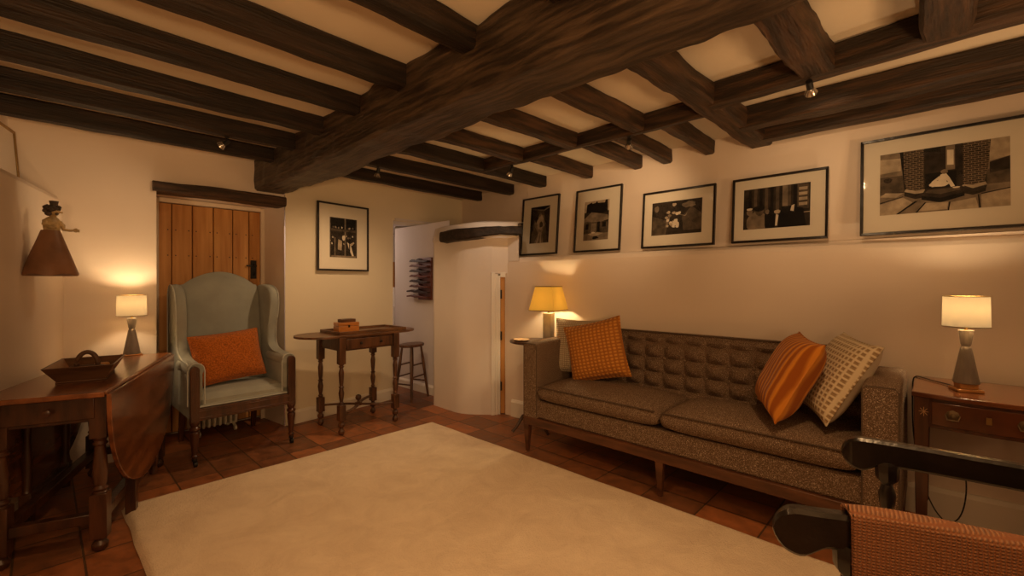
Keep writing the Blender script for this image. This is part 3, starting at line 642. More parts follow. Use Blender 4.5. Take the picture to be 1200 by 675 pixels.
# ------------------------------------------------------------------ table lamps
def hourglass_lamp(loc, label, block=False, energy=9, rz=0):
    t = thing('table_lamp', label, 'lamp', loc, rz)
    z0 = 0
    if block:
        m = MB(); m.box(-.045,.045,-.045,.045,0,.012); m.build('foot', TAN, t, bevel=.003)
        m = MB(); m.box(-.030,.030,-.030,.030,.012,.035,(1.04,1.04)); m.build('base_band', TAN, t, bevel=.002); z0 = .035
    else:
        m = MB(); m.box(-.052,.052,-.052,.052,0,.006); m.build('foot', TAN, t, bevel=.002); z0 = .006
    k = 1.0
    m = MB(); m.lathe([(.043*k,z0), (.045*k,z0+.004), (.019,z0+.155), (.015,z0+.163), (.018,z0+.175), (.026,z0+.235)], (0,0,0), 12); m.build('body', GREYW, t, smooth=False)
    zb = z0+.235
    MB().lathe([(.006,zb), (.006,zb+.05), (.016,zb+.052), (.016,zb+.075)], (0,0,0), 12).build('bulb_holder', BRASS, t)
    MB().lathe([(.012,zb+.075), (.022,zb+.09), (.026,zb+.105), (.018,zb+.122), (.003,zb+.13)], (0,0,0), 16).build('bulb', BULB, t)
    m = MB(); sz0, sz1, r = zb+.016, zb+.150, .078
    m.rings([[(r*math.cos(a)*kx, r*math.sin(a)*kx, z) for a in [6.28318*i/48 for i in range(48)]] for z, kx in ((sz0,1.0), (sz1,.97))], caps=False)
    sh = m.build('lamp_shade', SHADE, t, ang=180)
    MB().tube([(r*1.003*math.cos(6.28318*i/48), r*1.003*math.sin(6.28318*i/48), sz0) for i in range(49)], .002, 6).build('rim', BRASS, sh)
    m = MB(); m.tube([(r*.973*math.cos(6.28318*i/48), r*.973*math.sin(6.28318*i/48), sz1) for i in range(49)], .002, 6)
    for i in range(3): m.bar((0,0,sz1-.012), (r*.96*math.cos(2.1*i+.4), r*.96*math.sin(2.1*i+.4), sz1-.004), .003, .003)
    m.build('rim', BRASS, sh)
    light('POINT', (loc[0], loc[1], loc[2]+zb+.10), energy, (1,.70,.38), .022)
    return t
hourglass_lamp((.405,3.84,.731), 'grey hourglass lamp with cream drum shade on the gateleg table', False, 5.5)
hourglass_lamp((2.835,-.085,.722), 'grey hourglass lamp with cream shade on tan block, on mahogany table', True, 6.5, R(20))

# ------------------------------------------------------------------ gateleg table
gt = thing('gateleg_table', 'old oak drop-leaf gateleg table against the left wall', 'table', (.200,3.270,0), -R(19.6))
W, Ln, ZT = .41, 1.25, .73
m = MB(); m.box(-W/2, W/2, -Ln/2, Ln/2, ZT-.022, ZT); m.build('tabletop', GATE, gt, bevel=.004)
def leaf(sgn):
    x = sgn*(W/2+.004); pts = []
    for k in range(41):
        a = math.pi*k/40; pts.append((-.615*math.cos(a), ZT-.012-.555*abs(math.sin(a))**.85))
    m = MB(); m.prism([(p[0], p[1]) for p in pts], x, x+sgn*.018, 'YZ'); m.tube([(x-sgn*.002,-.615,ZT-.008), (x-sgn*.002,.615,ZT-.008)], .007, 8)
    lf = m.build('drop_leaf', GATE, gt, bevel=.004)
    if sgn > 0:
        m = MB()
        m.prism([(p[0]*.985, ZT-.012+(p[1]-ZT+.012)*.985) for p in pts if 1][:1]+[(0,0)], 0, 0) if 0 else None
        m.bm.free()
leaf(1); leaf(-1)
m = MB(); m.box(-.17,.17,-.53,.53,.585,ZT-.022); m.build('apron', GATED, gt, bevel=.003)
m = MB(); m.box(-.15,.15,-.545,-.528,.600,.695); dr = m.build('drawer', GATED, gt, bevel=.004)
m = MB(); m.mat = Matrix.Translation((0,-.545,.648)) @ Matrix.Rotation(R(90),4,'X'); m.lathe([(.006,0), (.007,.010), (.015,.016), (.014,.024), (.004,.028)], (0,0,0), 14); m.build('knob', GATED, dr)
def turned(z0, z1, s, blocks=(.16,.17), foot=True, slim=.62):
    """profile: square blocks top and bottom with vase turning between; returns (lathe profile, block boxes)"""
    a = z0+blocks[0]; b = z1-blocks[1]; L = b-a; r = s/2
    return [(r*.98,a), (r*.7,a+.008), (r*.98,a+.02), (r*.6,a+.035), (r*.75,a+L*.15), (r*.92,a+L*.35), (r*.80,a+L*.6), (r*slim,a+L*.85), (r*.95,b-.03), (r*.65,b-.018), (r*.98,b)], a, b
def table_leg(x, y, s, top, parent, mt, lo=.06, bl=(.20,.19), name='leg'):
    pr, a, b = turned(lo, top, s, bl); m = MB(); h = s/2
    m.box(x-h,x+h,y-h,y+h,lo,a,(1,1)); m.box(x-h,x+h,y-h,y+h,b,top); m.lathe(pr, (x,y,0), 14)
    m.lathe([(h*.55,0), (h*.9,.012), (h*1.0,.03), (h*.6,.05), (h*.7,lo)], (x,y,0), 14)
    return m.build(name, mt, parent, bevel=.003)
for x in (-.16, .16):
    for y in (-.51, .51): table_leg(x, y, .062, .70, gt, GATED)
m = MB()
for x in (-.16, .16): m.box(x-.022, x+.022, -.48, .48, .13, .175)
for y in (-.51, .51): m.box(-.13,.13,y-.022,y+.022,.13,.175)
m.build('stretcher', GATED, gt, bevel=.004)
def gate(sgn):
    x = sgn*.196; m = MB()
    h = .022
    for y in (-.20, .22):
        m.lathe([(.02,.06), (.022,.20), (.016,.24), (.021,.38), (.015,.5), (.021,.6)], (x,y,0), 12) if y > 0 else None
        m.box(x-h,x+h,y-h,y+h,.02 if y < 0 else .11,.20); m.box(x-h,x+h,y-h,y+h,.52,.62)
    m.lathe([(.021,.20), (.014,.22), (.020,.34), (.014,.46), (.021,.52)], (x,-.20,0), 12)
    m.box(x-.018,x+.018,-.20,.22,.14,.18); m.box(x-.018,x+.018,-.20,.22,.56,.60)
    m.build('gate', GATED, gt, bevel=.003)
gate(1); gate(-1)
# trug on the table
tr = thing('wooden_trug', 'dark wooden trug with central handle on the gateleg table', 'trug', (.155,3.10,.7305), -R(12))
def frust(m, a0, b0, a1, b1, z0, z1, th):
    o0 = [(-a0,-b0,z0), (a0,-b0,z0), (a0,b0,z0), (-a0,b0,z0)]; o1 = [(-a1,-b1,z1), (a1,-b1,z1), (a1,b1,z1), (-a1,b1,z1)]
    i1 = [(-a1+th,-b1+th,z1), (a1-th,-b1+th,z1), (a1-th,b1-th,z1), (-a1+th,b1-th,z1)]; i0 = [(-a0+th,-b0+th,z0+th), (a0-th,-b0+th,z0+th), (a0-th,b0-th,z0+th), (-a0+th,b0-th,z0+th)]
    m.rings([o0, o1, i1, i0])
m = MB(); frust(m, .085, .13, .128, .185, .004, .078, .009)
tb = m.build('tray', [TRUG, TRUGL], tr, bevel=.002)
for p in tb.data.polygons:
    if p.normal.x > .4 or p.normal.x < -.4: p.material_index = 1
m = MB(); m.box(-.09,.09,-.135,.135,0,.006); m.build('bottom_board', TRUG, tr, bevel=.002)
m = MB(); out = [(-.052,.008)] + [(-.050+.004,.075)] + [(-.040*math.cos(math.pi*k/14),.085+.040*math.sin(math.pi*k/14)) for k in range(15)] + [(.046,.075), (.10,.055), (.115,.008)]
out = [(-.115,.008), (-.10,.055), (-.05,.072)] + [(-.042*math.cos(math.pi*k/14),.085+.046*math.sin(math.pi*k/14)) for k in range(15)] + [(.05,.072), (.10,.055), (.115,.008)]
inn = [(.022*math.cos(math.pi*k/10),.086+.028*math.sin(math.pi*k/10)) for k in range(11)]
# handle board with an arched grip (built as a tube arch on a board)
m.prism([(-.078,.008), (-.098,.045), (-.05,.060), (.05,.060), (.098,.045), (.078,.008)], -.007, .007, 'XZ')
m.tube([(-.040*math.cos(math.pi*k/16),0,.058+.066*math.sin(math.pi*k/16)) for k in range(17)], .011, 10)
m.build('handle', TRUG, tr, bevel=.002)
for k, (x, y, mt_, nm, lb) in enumerate([(.045,.07,TAN,'wood_offcut','small orange wooden piece inside the trug'), (-.05,-.06,SOAP,'pebble','pale pebble inside the near half of the trug')]):
    m = MB()
    c = Vector((.155,3.10,.742)); rot = Matrix.Rotation(-R(12), 4, 'Z'); p = rot @ Vector((x,y,0))
    m.mat = Matrix.Translation(c+p) @ Matrix.Rotation(.6*k+.3, 4, 'Z')
    if k == 0: m.box(-.035,.035,-.02,.02,0,.045,(.8,.6))
    else: m.lathe([(.004,0), (.02,.003), (.028,.016), (.022,.030), (.004,.036)], (0,0,0), 14)
    tag(m.build(nm, mt_, bevel=.004 if k == 0 else 0), lb, 'ornament')

# ------------------------------------------------------------------ wing chair
wc = thing('wing_armchair', 'pale blue wingback armchair with dark turned legs before the plank door', 'armchair', (.985,3.55,0), R(1))
# local: x right, +y towards the back (away from viewer)
HX = .312
m = MB()
def seatf(u, v):
    a = 2*u-1; x = .285*a; y = -.02+.50*v; z = .445+.028*(1-a**4)*math.sin(math.pi*min(1, v*1.0+.08))
    if v < .12: z -= .06*(1-v/.12)**2
    return (x, y, z)
m.grid(seatf, 26, 26); m.box(-.285,.285,-.015,.48,.375,.425)
st = m.build('seat', BLUEF, wc, ang=60, fixn=False)
MB().tube([(-.28+.56*k/20,-.024,.385) for k in range(21)], .005, 6).build('piping', PIPE, st)
m = MB()   # inner and outer back, arched top
def btop(x): return 1.175+.105*math.cos(max(-1, min(1, x/.245))*math.pi/2)**.8
def bf(u, v):
    x = -.262+.524*u; zt = btop(x); z = .36+(zt-.36)*v; y = .43+.12*v-.035*math.cos((u-.5)*math.pi)*math.sin(math.pi*v)
    if v > .94: y += .03*((v-.94)/.06)
    return (x, y, z)
m.grid(bf, 24, 30)
def bf2(u, v):
    x = -.262+.524*u; zt = btop(x); z = .30+(zt-.30)*v; return (x, .53+.11*v-(.04 if v > .97 else 0)*(v-.97)/.03, z)
m.grid(bf2, 24, 30); bmesh.ops.remove_doubles(m.bm, verts=m.bm.verts, dist=.01) if 0 else None
m.grid(lambda u, v: (lambda a, b: tuple(a[i]*(1-v)+b[i]*v+((.012*math.sin(math.pi*v)) if i == 2 else 0) for i in range(3)))(bf(u,1), bf2(u,1)), 24, 4)
m.build('backrest', BLUEF, wc, ang=70, fixn=False)
for sg in (-1, 1):
    # wing with flowing outline into the arm; outline in (y,z)
    out = smoothpoly([(.64,.30), (.66,1.10), (.63,1.165), (.56,1.19), (.44,1.185), (.345,1.15), (.305,1.07), (.315,.95), (.345,.83), (.335,.735), (.27,.685), (.18,.67), (.06,.665), (.02,.655), (.02,.56)], 2)
    out += [(.03,.30), (.3,.30), (.64,.30)][:2]
    m = MB(); x0 = sg*.262; t_ = sg*.062
    prof2 = [(0,.012), (.12,.0), (.5,-.006), (.88,.0), (1,.012)]
    cy = .40; cz = .75; rs = []
    for f, ins in prof2:
        ring = []
        for k, (y, z) in enumerate(out):
            # wings lean a little outwards towards the front
            fl = sg*.02*max(0, (z-.7)/.5)*max(0, (.62-y)/.3)
            d = Vector((y-cy, z-cz)); d = d.normalized()*ins if d.length > 0 else d
            ring.append((x0+t_*f+fl, y-d.x, z-d.y))
        rs.append(ring)
    m.rings(rs); wing = m.build('wing', BLUEF, wc, ang=50)
    MB().tube([(x0+t_+sg*.001+sg*.02*max(0,(z-.7)/.5)*max(0,(.62-y)/.3), y, z) for y, z in out[2:-3]], .004, 6).build('piping', PIPE, wing)
    # scrolled arm pad in front
    m = MB(); xa = sg*.29
    m.tube([(xa,-.02+.34*k/10,.628) for k in range(11)], .047, 16, rs=[.043,.046]+[.047]*9)
    m.box(xa-.036, xa+.036, -.015, .30, .36, .62)
    arm = m.build('arm', BLUEF, wc, ang=50)
    MB().tube([(xa-.047,-.022,.40), (xa-.047,-.022,.62)]+[(xa-.045*math.cos(math.pi*k/10),-.022,.628+.045*math.sin(math.pi*k/10)) for k in range(11)]+[(xa+.047,-.022,.62), (xa+.047,-.022,.40)], .004, 6).build('piping', PIPE, arm)
    # front post and turned leg with caster
    x = sg*HX*.985-sg*.005
    m = MB(); out3 = [(x-.026,.29), (x+.026,.29), (x+.026,.62)]+[(x+.026*math.cos(math.pi*k/8),.63+.028*math.sin(math.pi*k/8)) for k in range(9)]+[(x-.026,.62)]
    m.prism(out3, -.055, -.018, 'XZ')
    post = m.build('front_post', MAHOD, wc, bevel=.003)
    m = MB()
    for dx in (-.012, 0, .012): m.box(x+dx-.003, x+dx+.003, -.059, -.055, .32, .62)
    m.build('reeding', MAHOD, post)
    m = MB(); m.lathe([(.014,.055), (.016,.07), (.022,.075), (.015,.085), (.018,.12), (.026,.20), (.028,.225), (.020,.235), (.030,.245), (.030,.258), (.020,.268), (.028,.285), (.028,.30)], (x,-.036,0), 16)
    lg = m.build('front_leg', MAHOD, wc)
    m = MB(); m.lathe([(.016,.045), (.016,.058)], (x,-.036,0), 12); m.mat = Matrix.Translation((x+.006,-.03,.018)) @ Matrix.Rotation(R(90),4,'Y'); m.lathe([(.012,-.011), (.018,-.009), (.018,.009), (.012,.011)], (0,0,0), 16); m.mat = Matrix(); m.bar((x,-.036,.05), (x+.006,-.03,.018), .022, .008)
    m.build('caster', IRON, lg)
    m = MB(); m.bar((sg*.245,.56,.32), (sg*.25,.63,.0), .042, .042, w2=.03, h2=.03, up=(0,1,0)); m.build('rear_leg', MAHOD, wc, bevel=.003)
m = MB(); m.box(-.285,.285,-.05,-.018,.30,.378); m.box(-.285,.285,-.056,-.05,.312,.322); m.box(-.285,.285,-.056,-.05,.355,.365)
m.build('front_rail', MAHOD, wc, bevel=.002)
m = MB(); m.box(-.29,-.262,0,.58,.30,.37); m.box(.262,.29,0,.58,.30,.37); m.box(-.26,.26,.55,.58,.30,.37); m.build('side_rails', MAHOD, wc)
cushion('cushion', 'rust orange boucle cushion on the pale blue wing armchair', .46, .36, .14, BOUC, (.945,3.785,.665), (.99,.10,.07), (-.08,.30,.95), 6, .05)

# oil radiator behind the chair
rd = thing('oil_radiator', 'small cream oil-filled radiator behind the wing chair', 'radiator', (.965,4.255,0), R(3))
for k in range(7):
    x = -.09+.038*k; m = MB()
    m.rings([[(x+dx, y, z) for y, z in smoothpoly([(-.055,.05), (-.065,.08), (-.065,.36), (-.045,.39), (.045,.39), (.065,.36), (.065,.08), (.055,.05), (-.055,.05)], 1)[:-1]] for dx in (-.009,.009)])
    m.build('fin', CREAMP, rd, bevel=.006)
m = MB(); m.box(-.175,-.115,-.07,.07,.05,.38); m.build('control_box', CREAMP, rd, bevel=.012)
m = MB(); m.box(-.160,-.13,-.0725,-.069,.12,.16); m.build('switch', PINED, rd, bevel=.001)
for x in (-.13, .12):
    for y in (-.09, .09):
        m = MB(); m.mat = Matrix.Translation((x,y,.022)) @ Matrix.Rotation(R(90),4,'Y'); m.lathe([(.014,-.01), (.021,-.008), (.021,.008), (.014,.01)], (0,0,0), 14); m.mat = Matrix(); m.bar((x,y,.03), (x,y*.4,.06), .02, .008); m.build('caster', CREAMP, rd)

# ------------------------------------------------------------------ turned side table by the cream wall
stb = thing('side_table', 'turned-leg oak side table with drawer against the cream wall', 'table', (1.875,3.615,0), R(1))
TX, TY = .245, .185
m = MB()
top = [(-.33,-.205), (.33,-.205)]+[(.33+.195*math.sin(math.pi*k/12), -.205*math.cos(math.pi*k/12)*1.0) for k in range(1,12)]+[(.33,.205), (-.33,.205)]+[(-.33-.195*math.sin(math.pi*k/12), .205*math.cos(math.pi*k/12)) for k in range(1,12)]
m.prism(top, .768, .785, 'XY'); m.build('tabletop', SIDET, stb, bevel=.003)
m = MB(); m.box(-TX+.02, TX-.02, TY-.01, TY+.01, .66, .768); m.box(-TX-.01,-TX+.01,-TY,TY,.66,.768); m.box(TX-.01,TX+.01,-TY,TY,.66,.768); m.box(-TX,TX,-TY-.005,-TY+.01,.755,.768); m.box(-TX,TX,-TY-.005,-TY+.01,.660,.668)
m.build('apron', SIDE, stb, bevel=.002)
m = MB(); m.box(-TX+.035, TX-.035, -TY-.018, -TY+.0, .67, .753); dr = m.build('drawer', SIDE, stb, bevel=.004)
for x in (-.09, .09):
    m = MB(); m.mat = Matrix.Translation((x,-TY-.018,.715)) @ Matrix.Rotation(R(90),4,'X'); m.lathe([(.005,0), (.006,.008), (.012,.013), (.011,.02), (.003,.023)], (0,0,0), 12); m.build('knob', EBON, dr)
for x in (-TX, TX):
    for y in (-TY, TY):
        m = MB(); h = .026
        m.box(x-h,x+h,y-h,y+h,.56,.768); m.box(x-h,x+h,y-h,y+h,.115,.235)
        m.lathe([(.024,.235), (.013,.243), (.020,.252), (.012,.262), (.017,.29), (.022,.33), (.014,.37), (.022,.378), (.013,.388), (.017,.42), (.021,.49), (.013,.53), (.022,.54), (.014,.548), (.025,.56)], (x,y,0), 14)
        m.lathe([(.012,0), (.024,.012), (.025,.030), (.014,.046), (.012,.054), (.024,.066), (.026,.085), (.014,.100), (.020,.115)], (x,y,0), 14)
        m.build('leg', SIDE, stb, bevel=.002)
# crossed, scrolled stretcher with finial
m = MB()
for sx in (-1, 1):
    for sy in (-1, 1):
        P0, P1, P2 = Vector((sx*TX,sy*TY,.165)), Vector((sx*.10,sy*.135,.165)), Vector((0,0,.165))
        pts = [P0.lerp(P1, k/8).lerp(P1.lerp(P2, k/8), k/8) for k in range(9)]
        m.tube(pts, .017, 8, flat=.55)
m.lathe([(.03,.155), (.03,.178), (.012,.184), (.010,.196), (.022,.206), (.026,.222), (.020,.238), (.004,.246)], (0,0,0), 14)
m.build('stretcher', SIDE, stb)
tray = thing('wooden_tray', 'shallow brown wooden tray lying on the turned side table', 'tray', (1.93,3.615,.7855), R(1))
m = MB(); m.box(-.30,.30,-.165,.165,0,.008); m.build('tray_floor', SIDET, tray)
m = MB(); m.box(-.31,.31,-.175,-.163,0,.026); m.box(-.31,.31,.163,.175,0,.026); m.box(-.31,-.298,-.163,.163,0,.026); m.box(.298,.31,-.163,.163,0,.026); m.build('rim', SIDET, tray, bevel=.002)
bx = thing('wooden_box', 'honey-coloured lidded wooden box with keyhole on the tray', 'box', (1.76,3.60,.7945), R(-3))
m = MB(); m.box(-.088,.088,-.055,.055,0,.050); m.build('body', BOXW, bx, bevel=.003)
m = MB(); m.box(-.088,.088,-.055,.055,.052,.080); m.build('lid', BOXW, bx, bevel=.003)
m = MB(); m.box(-.008,.008,-.0565,-.054,.040,.060); m.build('lock_plate', EBON, bx)
m = MB(); m.box(-.062,.062,-.038,.038,0,.026); b2 = m.build('small_box', TRUG, bevel=.003); b2.location = (1.765,3.605,.875); b2.rotation_euler = (0,0,R(2)); tag(b2, 'dark flat little box on top of the honey-coloured box', 'box')

# ------------------------------------------------------------------ stool and wall rack in the passage
sl = thing('wooden_stool', 'dark four-legged wooden stool in the passage beyond the side table', 'stool', (2.66,3.985,0), R(20))
m = MB(); m.prism([(.15*math.cos(a)*1.05,.11*math.sin(a)) for a in [6.283*k/24 for k in range(24)]], .545, .572); m.build('seat', SIDE, sl, bevel=.006)
LG = {}
for sx in (-1, 1):
    for sy in (-1, 1):
        a, b = Vector((sx*.085,sy*.055,.55)), Vector((sx*.145,sy*.105,0)); LG[sx,sy] = (a, b)
        MB().tube([a.lerp(b, k/8) for k in range(9)], .013, 10, rs=[.010,.012,.014,.016,.014,.013,.013,.012,.010]).build('leg', SIDE, sl)
for z, prs in ((.17, [((-1,-1),(-1,1)), ((1,-1),(1,1))]), (.24, [((-1,-1),(1,-1)), ((-1,1),(1,1))]), (.36, [((-1,-1),(1,-1)), ((-1,1),(1,1))])):
    for p, q in prs:
        f = 1-z/.55; MB().tube([LG[p][0].lerp(LG[p][1], f), LG[q][0].lerp(LG[q][1], f)], .008, 8).build('rung', SIDE, sl)
rk = thing('wall_rack', 'dark red wooden rack of stacked curved pegs on the passage wall', 'rack', (2.893,4.15,1.02), 0)
m = MB(); m.box(-.018,0,-.21,.03,0,.46,); m.build('backboard', RED, rk, bevel=.002)
for k in range(8):
    z = .02+.056*k; m = MB()
    out = [(-.19,z), (-.12,z-.004), (-.03,z+.002), (.05,z+.002), (.13,z+.012), (.20 if k < 2 else .15,z+.006), (.20 if k < 2 else .14,z+.022), (.10,z+.034), (.04,z+.022), (-.02,z+.040), (-.06,z+.022), (-.19,z+.014)]
    m.prism([(y, zz) for y, zz in out], -.06, -.018, 'YZ'); m.build('peg', DARKM if k % 2 else RED, rk, bevel=.003)
# glimpse of the kitchen: counter, bottle, pine door
m = MB(); m.box(2.91, 3.6, 4.74, 5.0, .90, .93); m.box(2.92, 3.58, 4.76, 4.98, 0, .90); tag(m.build('kitchen_counter', WHITE, bevel=.004), 'white kitchen counter glimpsed past the cream wall', 'counter')
m = MB(); m.lathe([(.034,.931), (.036,.95), (.036,1.06), (.014,1.10), (.014,1.15), (.003,1.152)], (2.99,4.86,0), 16); tag(m.build('bottle', WHITE), 'white bottle on the glimpsed kitchen counter', 'bottle')
m = MB(); 
for k in range(4): m.box(3.14+.16*k, 3.295+.16*k, 5.55, 5.585, .02, 1.50)
struct(m.build('door_3', PINE, bevel=.003))

# ------------------------------------------------------------------ half-figure plaque on the left wall
fy = 3.42; fg = thing('wall_figure', 'carved lady in a wide brown skirt hung on the left wall', 'sculpture', (LX(fy)+.098, fy, 1.245), R(35))
# local x to the viewer's right along the wall, -y out into the room
m = MB()
rs = []
for z, hw, dp in ((0,.112,.100), (.006,.114,.101), (.05,.099,.089), (.12,.076,.070), (.19,.052,.050), (.228,.040,.040), (.236,.037,.036)):
    rs.append([(hw*math.cos(a), -dp*math.sin(a), z+(.006*math.sin(a*5) if z < .01 else 0)) for a in [2*math.pi*k/40 for k in range(40)]])
m.rings(rs); m.build('skirt', SKIRTM, fg, ang=50)
FIGK = .70
m = MB()
m.rings([[(x+rx*math.cos(a), -.035+ry*math.sin(a)*.8, z) for a in [6.283*k/18 for k in range(18)]] for z, rx, ry, x in ((.232,.045,.038,0), (.25,.042,.036,.0), (.29,.047,.040,.0), (.315,.048,.038,.0), (.335,.030,.028,.004), (.345,.018,.018,.006), (.362,.017,.017,.008))])
m.build('bodice', GILT, fg)
m = MB(); m.mat = Matrix.Translation((.008,-.040,.385)); m.lathe([(.004,-.034), (.018,-.028), (.026,-.010), (.028,.008), (.022,.026), (.006,.034)], (0,0,0), 18)
m.mat = Matrix(); m.bar((.024,-.062,.383), (.036,-.070,.378), .010, .012); m.build('head', GILT, fg)
m = MB(); rnd = random.Random(3)
for k in range(16):
    a = rnd.uniform(0, 6.28); 
    p = Vector((-.004+.030*math.cos(a)+rnd.uniform(-.01,.006), -.040+.022*math.sin(a), .400+rnd.uniform(-.038,.022)))
    if p.x > .022 and p.z < .41: p.x -= .03
    m.mat = Matrix.Translation(p); r0 = rnd.uniform(.012,.018); m.lathe([(r0*.2,-r0), (r0*.8,-r0*.6), (r0,0), (r0*.8,r0*.6), (r0*.2,r0)], (0,0,0), 10)
m.build('hair', FIGD, fg)
m = MB(); m.lathe([(.021,.425), (.020,.432), (.019,.438), (.023,.462), (.021,.462), (.010,.440)], (.008,-.040,0), 16); m.build('crown', FIGD, fg)
m = MB(); m.tube([(.036,-.040,.312), (.048,-.052,.285), (.046,-.062,.256), (.075,-.072,.252), (.098,-.074,.256)], .011, 10, rs=[.015,.014,.011,.010,.008])
m.tube([(.094,-.074,.255), (.108,-.075,.258), (.118,-.076,.256)], .013, 10, rs=[.009,.017,.010])
for dz in (-.007, .0, .007): m.tube([(.112,-.078,.256+dz), (.124,-.080,.255+dz)], .004, 6)
m.build('arm', GILT, fg)
m = MB(); m.tube([(-.036,-.040,.312), (-.050,-.050,.285), (-.040,-.068,.262), (-.005,-.075,.262)], .011, 10, rs=[.015,.014,.011,.008]); m.build('arm', GILT, fg)

for ch in fg.children:
    if ch.name.split('.')[0] != 'skirt':
        ch.scale = (.84,.84,.72); ch.location = (.004,.028,.232*(1-.72)-.004)
# ------------------------------------------------------------------ round table, yellow lamp, dish behind the far sofa arm
rt = thing('round_table', 'small dark round table between the far sofa arm and the wall', 'table', (2.745,2.39,0))
m = MB(); m.lathe([(.02,.715), (.165,.716), (.182,.722), (.186,.730), (.182,.737), (.02,.738)], (0,0,0), 40); m.build('tabletop', GATED, rt)
m = MB(); m.lathe([(.03,.10), (.035,.14), (.018,.2), (.026,.35), (.016,.5), (.022,.62), (.04,.69), (.10,.716)], (0,0,0), 16); m.build('pedestal', GATED, rt)
for k in range(3):
    a = 2.094*k+.5; MB().tube([(0,0,.16), (.08*math.cos(a),.08*math.sin(a),.13), (.14*math.cos(a),.14*math.sin(a),.04), (.17*math.cos(a),.17*math.sin(a),.012)], .012, 8, rs=[.016,.015,.012,.012]).build('foot', GATED, rt)
m = MB(); m.lathe([(.03,0), (.055,.003), (.066,.012), (.064,.014), (.05,.007), (.002,.005)], (0,0,0), 28); dsh = m.build('dish', SOAP); dsh.location = (2.655,2.43,.7385); tag(dsh, 'small pale shallow dish on the dark round table', 'dish')
yl = thing('table_lamp', 'lamp with tapered yellow shade and grey square body behind the sofa arm', 'lamp', (2.80,2.265,.7385), R(12))
m = MB(); m.box(-.055,.055,-.055,.055,0,.014); m.build('foot', GREYS, yl, bevel=.003)
m = MB(); m.box(-.036,.036,-.036,.036,.014,.225); m.build('body', GREYS, yl, bevel=.005)
MB().lathe([(.006,.225), (.006,.25), (.015,.252), (.015,.28)], (0,0,0), 12).build('bulb_holder', BRASS, yl)
MB().lathe([(.012,.28), (.024,.30), (.028,.32), (.018,.34), (.003,.35)], (0,0,0), 14).build('bulb', BULB, yl)
m = MB()
def sq(h, z): return [(-h,-h*.8,z), (h,-h*.8,z), (h,h*.8,z), (-h,h*.8,z)]
m.rings([sq(.135,.248), sq(.092,.435)], caps=False); sh = m.build('lamp_shade', SHADEY, yl, smooth=False)
for q in (sq(.136,.248), sq(.093,.435)): MB().tube(q+[q[0]], .003, 6).build('rim', BRASS, sh)
light('POINT', (2.80,2.265,.7385+.315), 5.5, (1,.72,.36), .025)

# ------------------------------------------------------------------ mahogany table at right with lamp cable
mt_ = thing('bow_front_table', 'mahogany bow-front side table with drawer at the right edge', 'table', (2.90,-.145,0), 0)
# local: front faces -x
TL, TD = .235, .24
def bow(y): return -TD-.028*(1-(y/TL)**2)
m = MB(); top = [(bow(TL-2*TL*k/20), TL-2*TL*k/20) for k in range(21)]+[(TD,-TL), (TD,TL)]
m.prism(top, .702, .722); m.build('tabletop', MAHO, mt_, bevel=.003)
m = MB(); fr = [(bow(y)+.015, y) for y in [(TL-.02)-2*(TL-.02)*k/20 for k in range(21)]]+[(TD-.02,-TL+.02), (TD-.02,TL-.02)]
m.prism(fr, .575, .702); ap = m.build('apron', MAHOD, mt_, bevel=.002)
m = MB(); ys = [.170-.34*k/16 for k in range(17)]; dfr = [(bow(y)+.009, y) for y in ys]+[(bow(y)+.02, y) for y in reversed(ys)]
m.prism(dfr, .590, .688); drw = m.build('drawer', mat('mahogany_flame', (.13,.042,.016), .18, .5, 5, coat=.5), mt_, bevel=.002)
for y in (.105, -.100):
    m = MB(); m.mat = Matrix.Translation((bow(y)+.008,y,.64)) @ Matrix.Rotation(-R(90),4,'Y'); m.lathe([(.024,0), (.024,.003), (.018,.006), (.008,.008), (.008,.016), (.003,.018)], (0,0,0), 8); m.mat = Matrix()
    m.tube([(bow(y)-.002,y+.022,.645), (bow(y)-.010,y+.016,.625), (bow(y)-.010,y-.016,.625), (bow(y)-.002,y-.022,.645)], .003, 6)
    m.build('handle', mat('aged_brass', (.16,.11,.06), .45, metal=.7) if y > 0 else bpy.data.materials['aged_brass'], drw)
m = MB(); m.box(bow(0)+.002, bow(0)+.009, -.008, .008, .628, .655); m.build('keyhole', BRASS, drw)
for sy in (1, -1):
    for x in (bow(TL-.03)+.030, TD-.040):
        y = sy*(TL-.032); m = MB(); m.rings([[(x-a,y-a,z), (x+a,y-a,z), (x+a,y+a,z), (x-a,y+a,z)] for z, a in ((0,.013), (.10,.014), (.11,.018), (.575,.024), (.702,.024))]); m.build('leg', MAHOD, mt_, bevel=.002)
m = MB(); yy = TL-.040; xx = bow(yy)+.0105
for k in range(8):
    a = 6.283*k/8; m.bar((xx-.001,yy,.64), (xx-.001,yy+.016*math.cos(a),.64+.02*math.sin(a)), .002, .005, up=(1,0,0))
m.build('inlay', mat('boxwood_inlay', (.55,.33,.14), .4), mt_)
m = MB(); pts = smoothpoly([(2.87,-.06,.727), (2.90,.0,.727), (2.98,.02,.727), (3.02,.06,.727), (2.985,.088,.728), (2.94,.092,.70), (2.93,.095,.55), (2.98,.096,.25), (3.03,.07,.06), (2.98,-.02,.010), (3.06,-.12,.010)], 2) if 0 else None
def sp3(pts, it=3):
    pts = [Vector(p) for p in pts]
    for _ in range(it):
        o = [pts[0]]
        for a, b in zip(pts, pts[1:]): o += [a*.75+b*.25, a*.25+b*.75]
        pts = o+[pts[-1]]
    return pts
m.tube(sp3([(2.875,-.06,.7265), (2.93,-.03,.7265), (3.00,.03,.7265), (3.05,.06,.7265), (3.09,.092,.7275), (3.095,.102,.69), (3.09,.100,.4), (3.10,.05,.12), (3.06,-.02,.012), (3.10,-.08,.05), (3.06,-.10,.25), (3.09,-.06,.40), (3.13,-.12,.30)]), .003, 6)
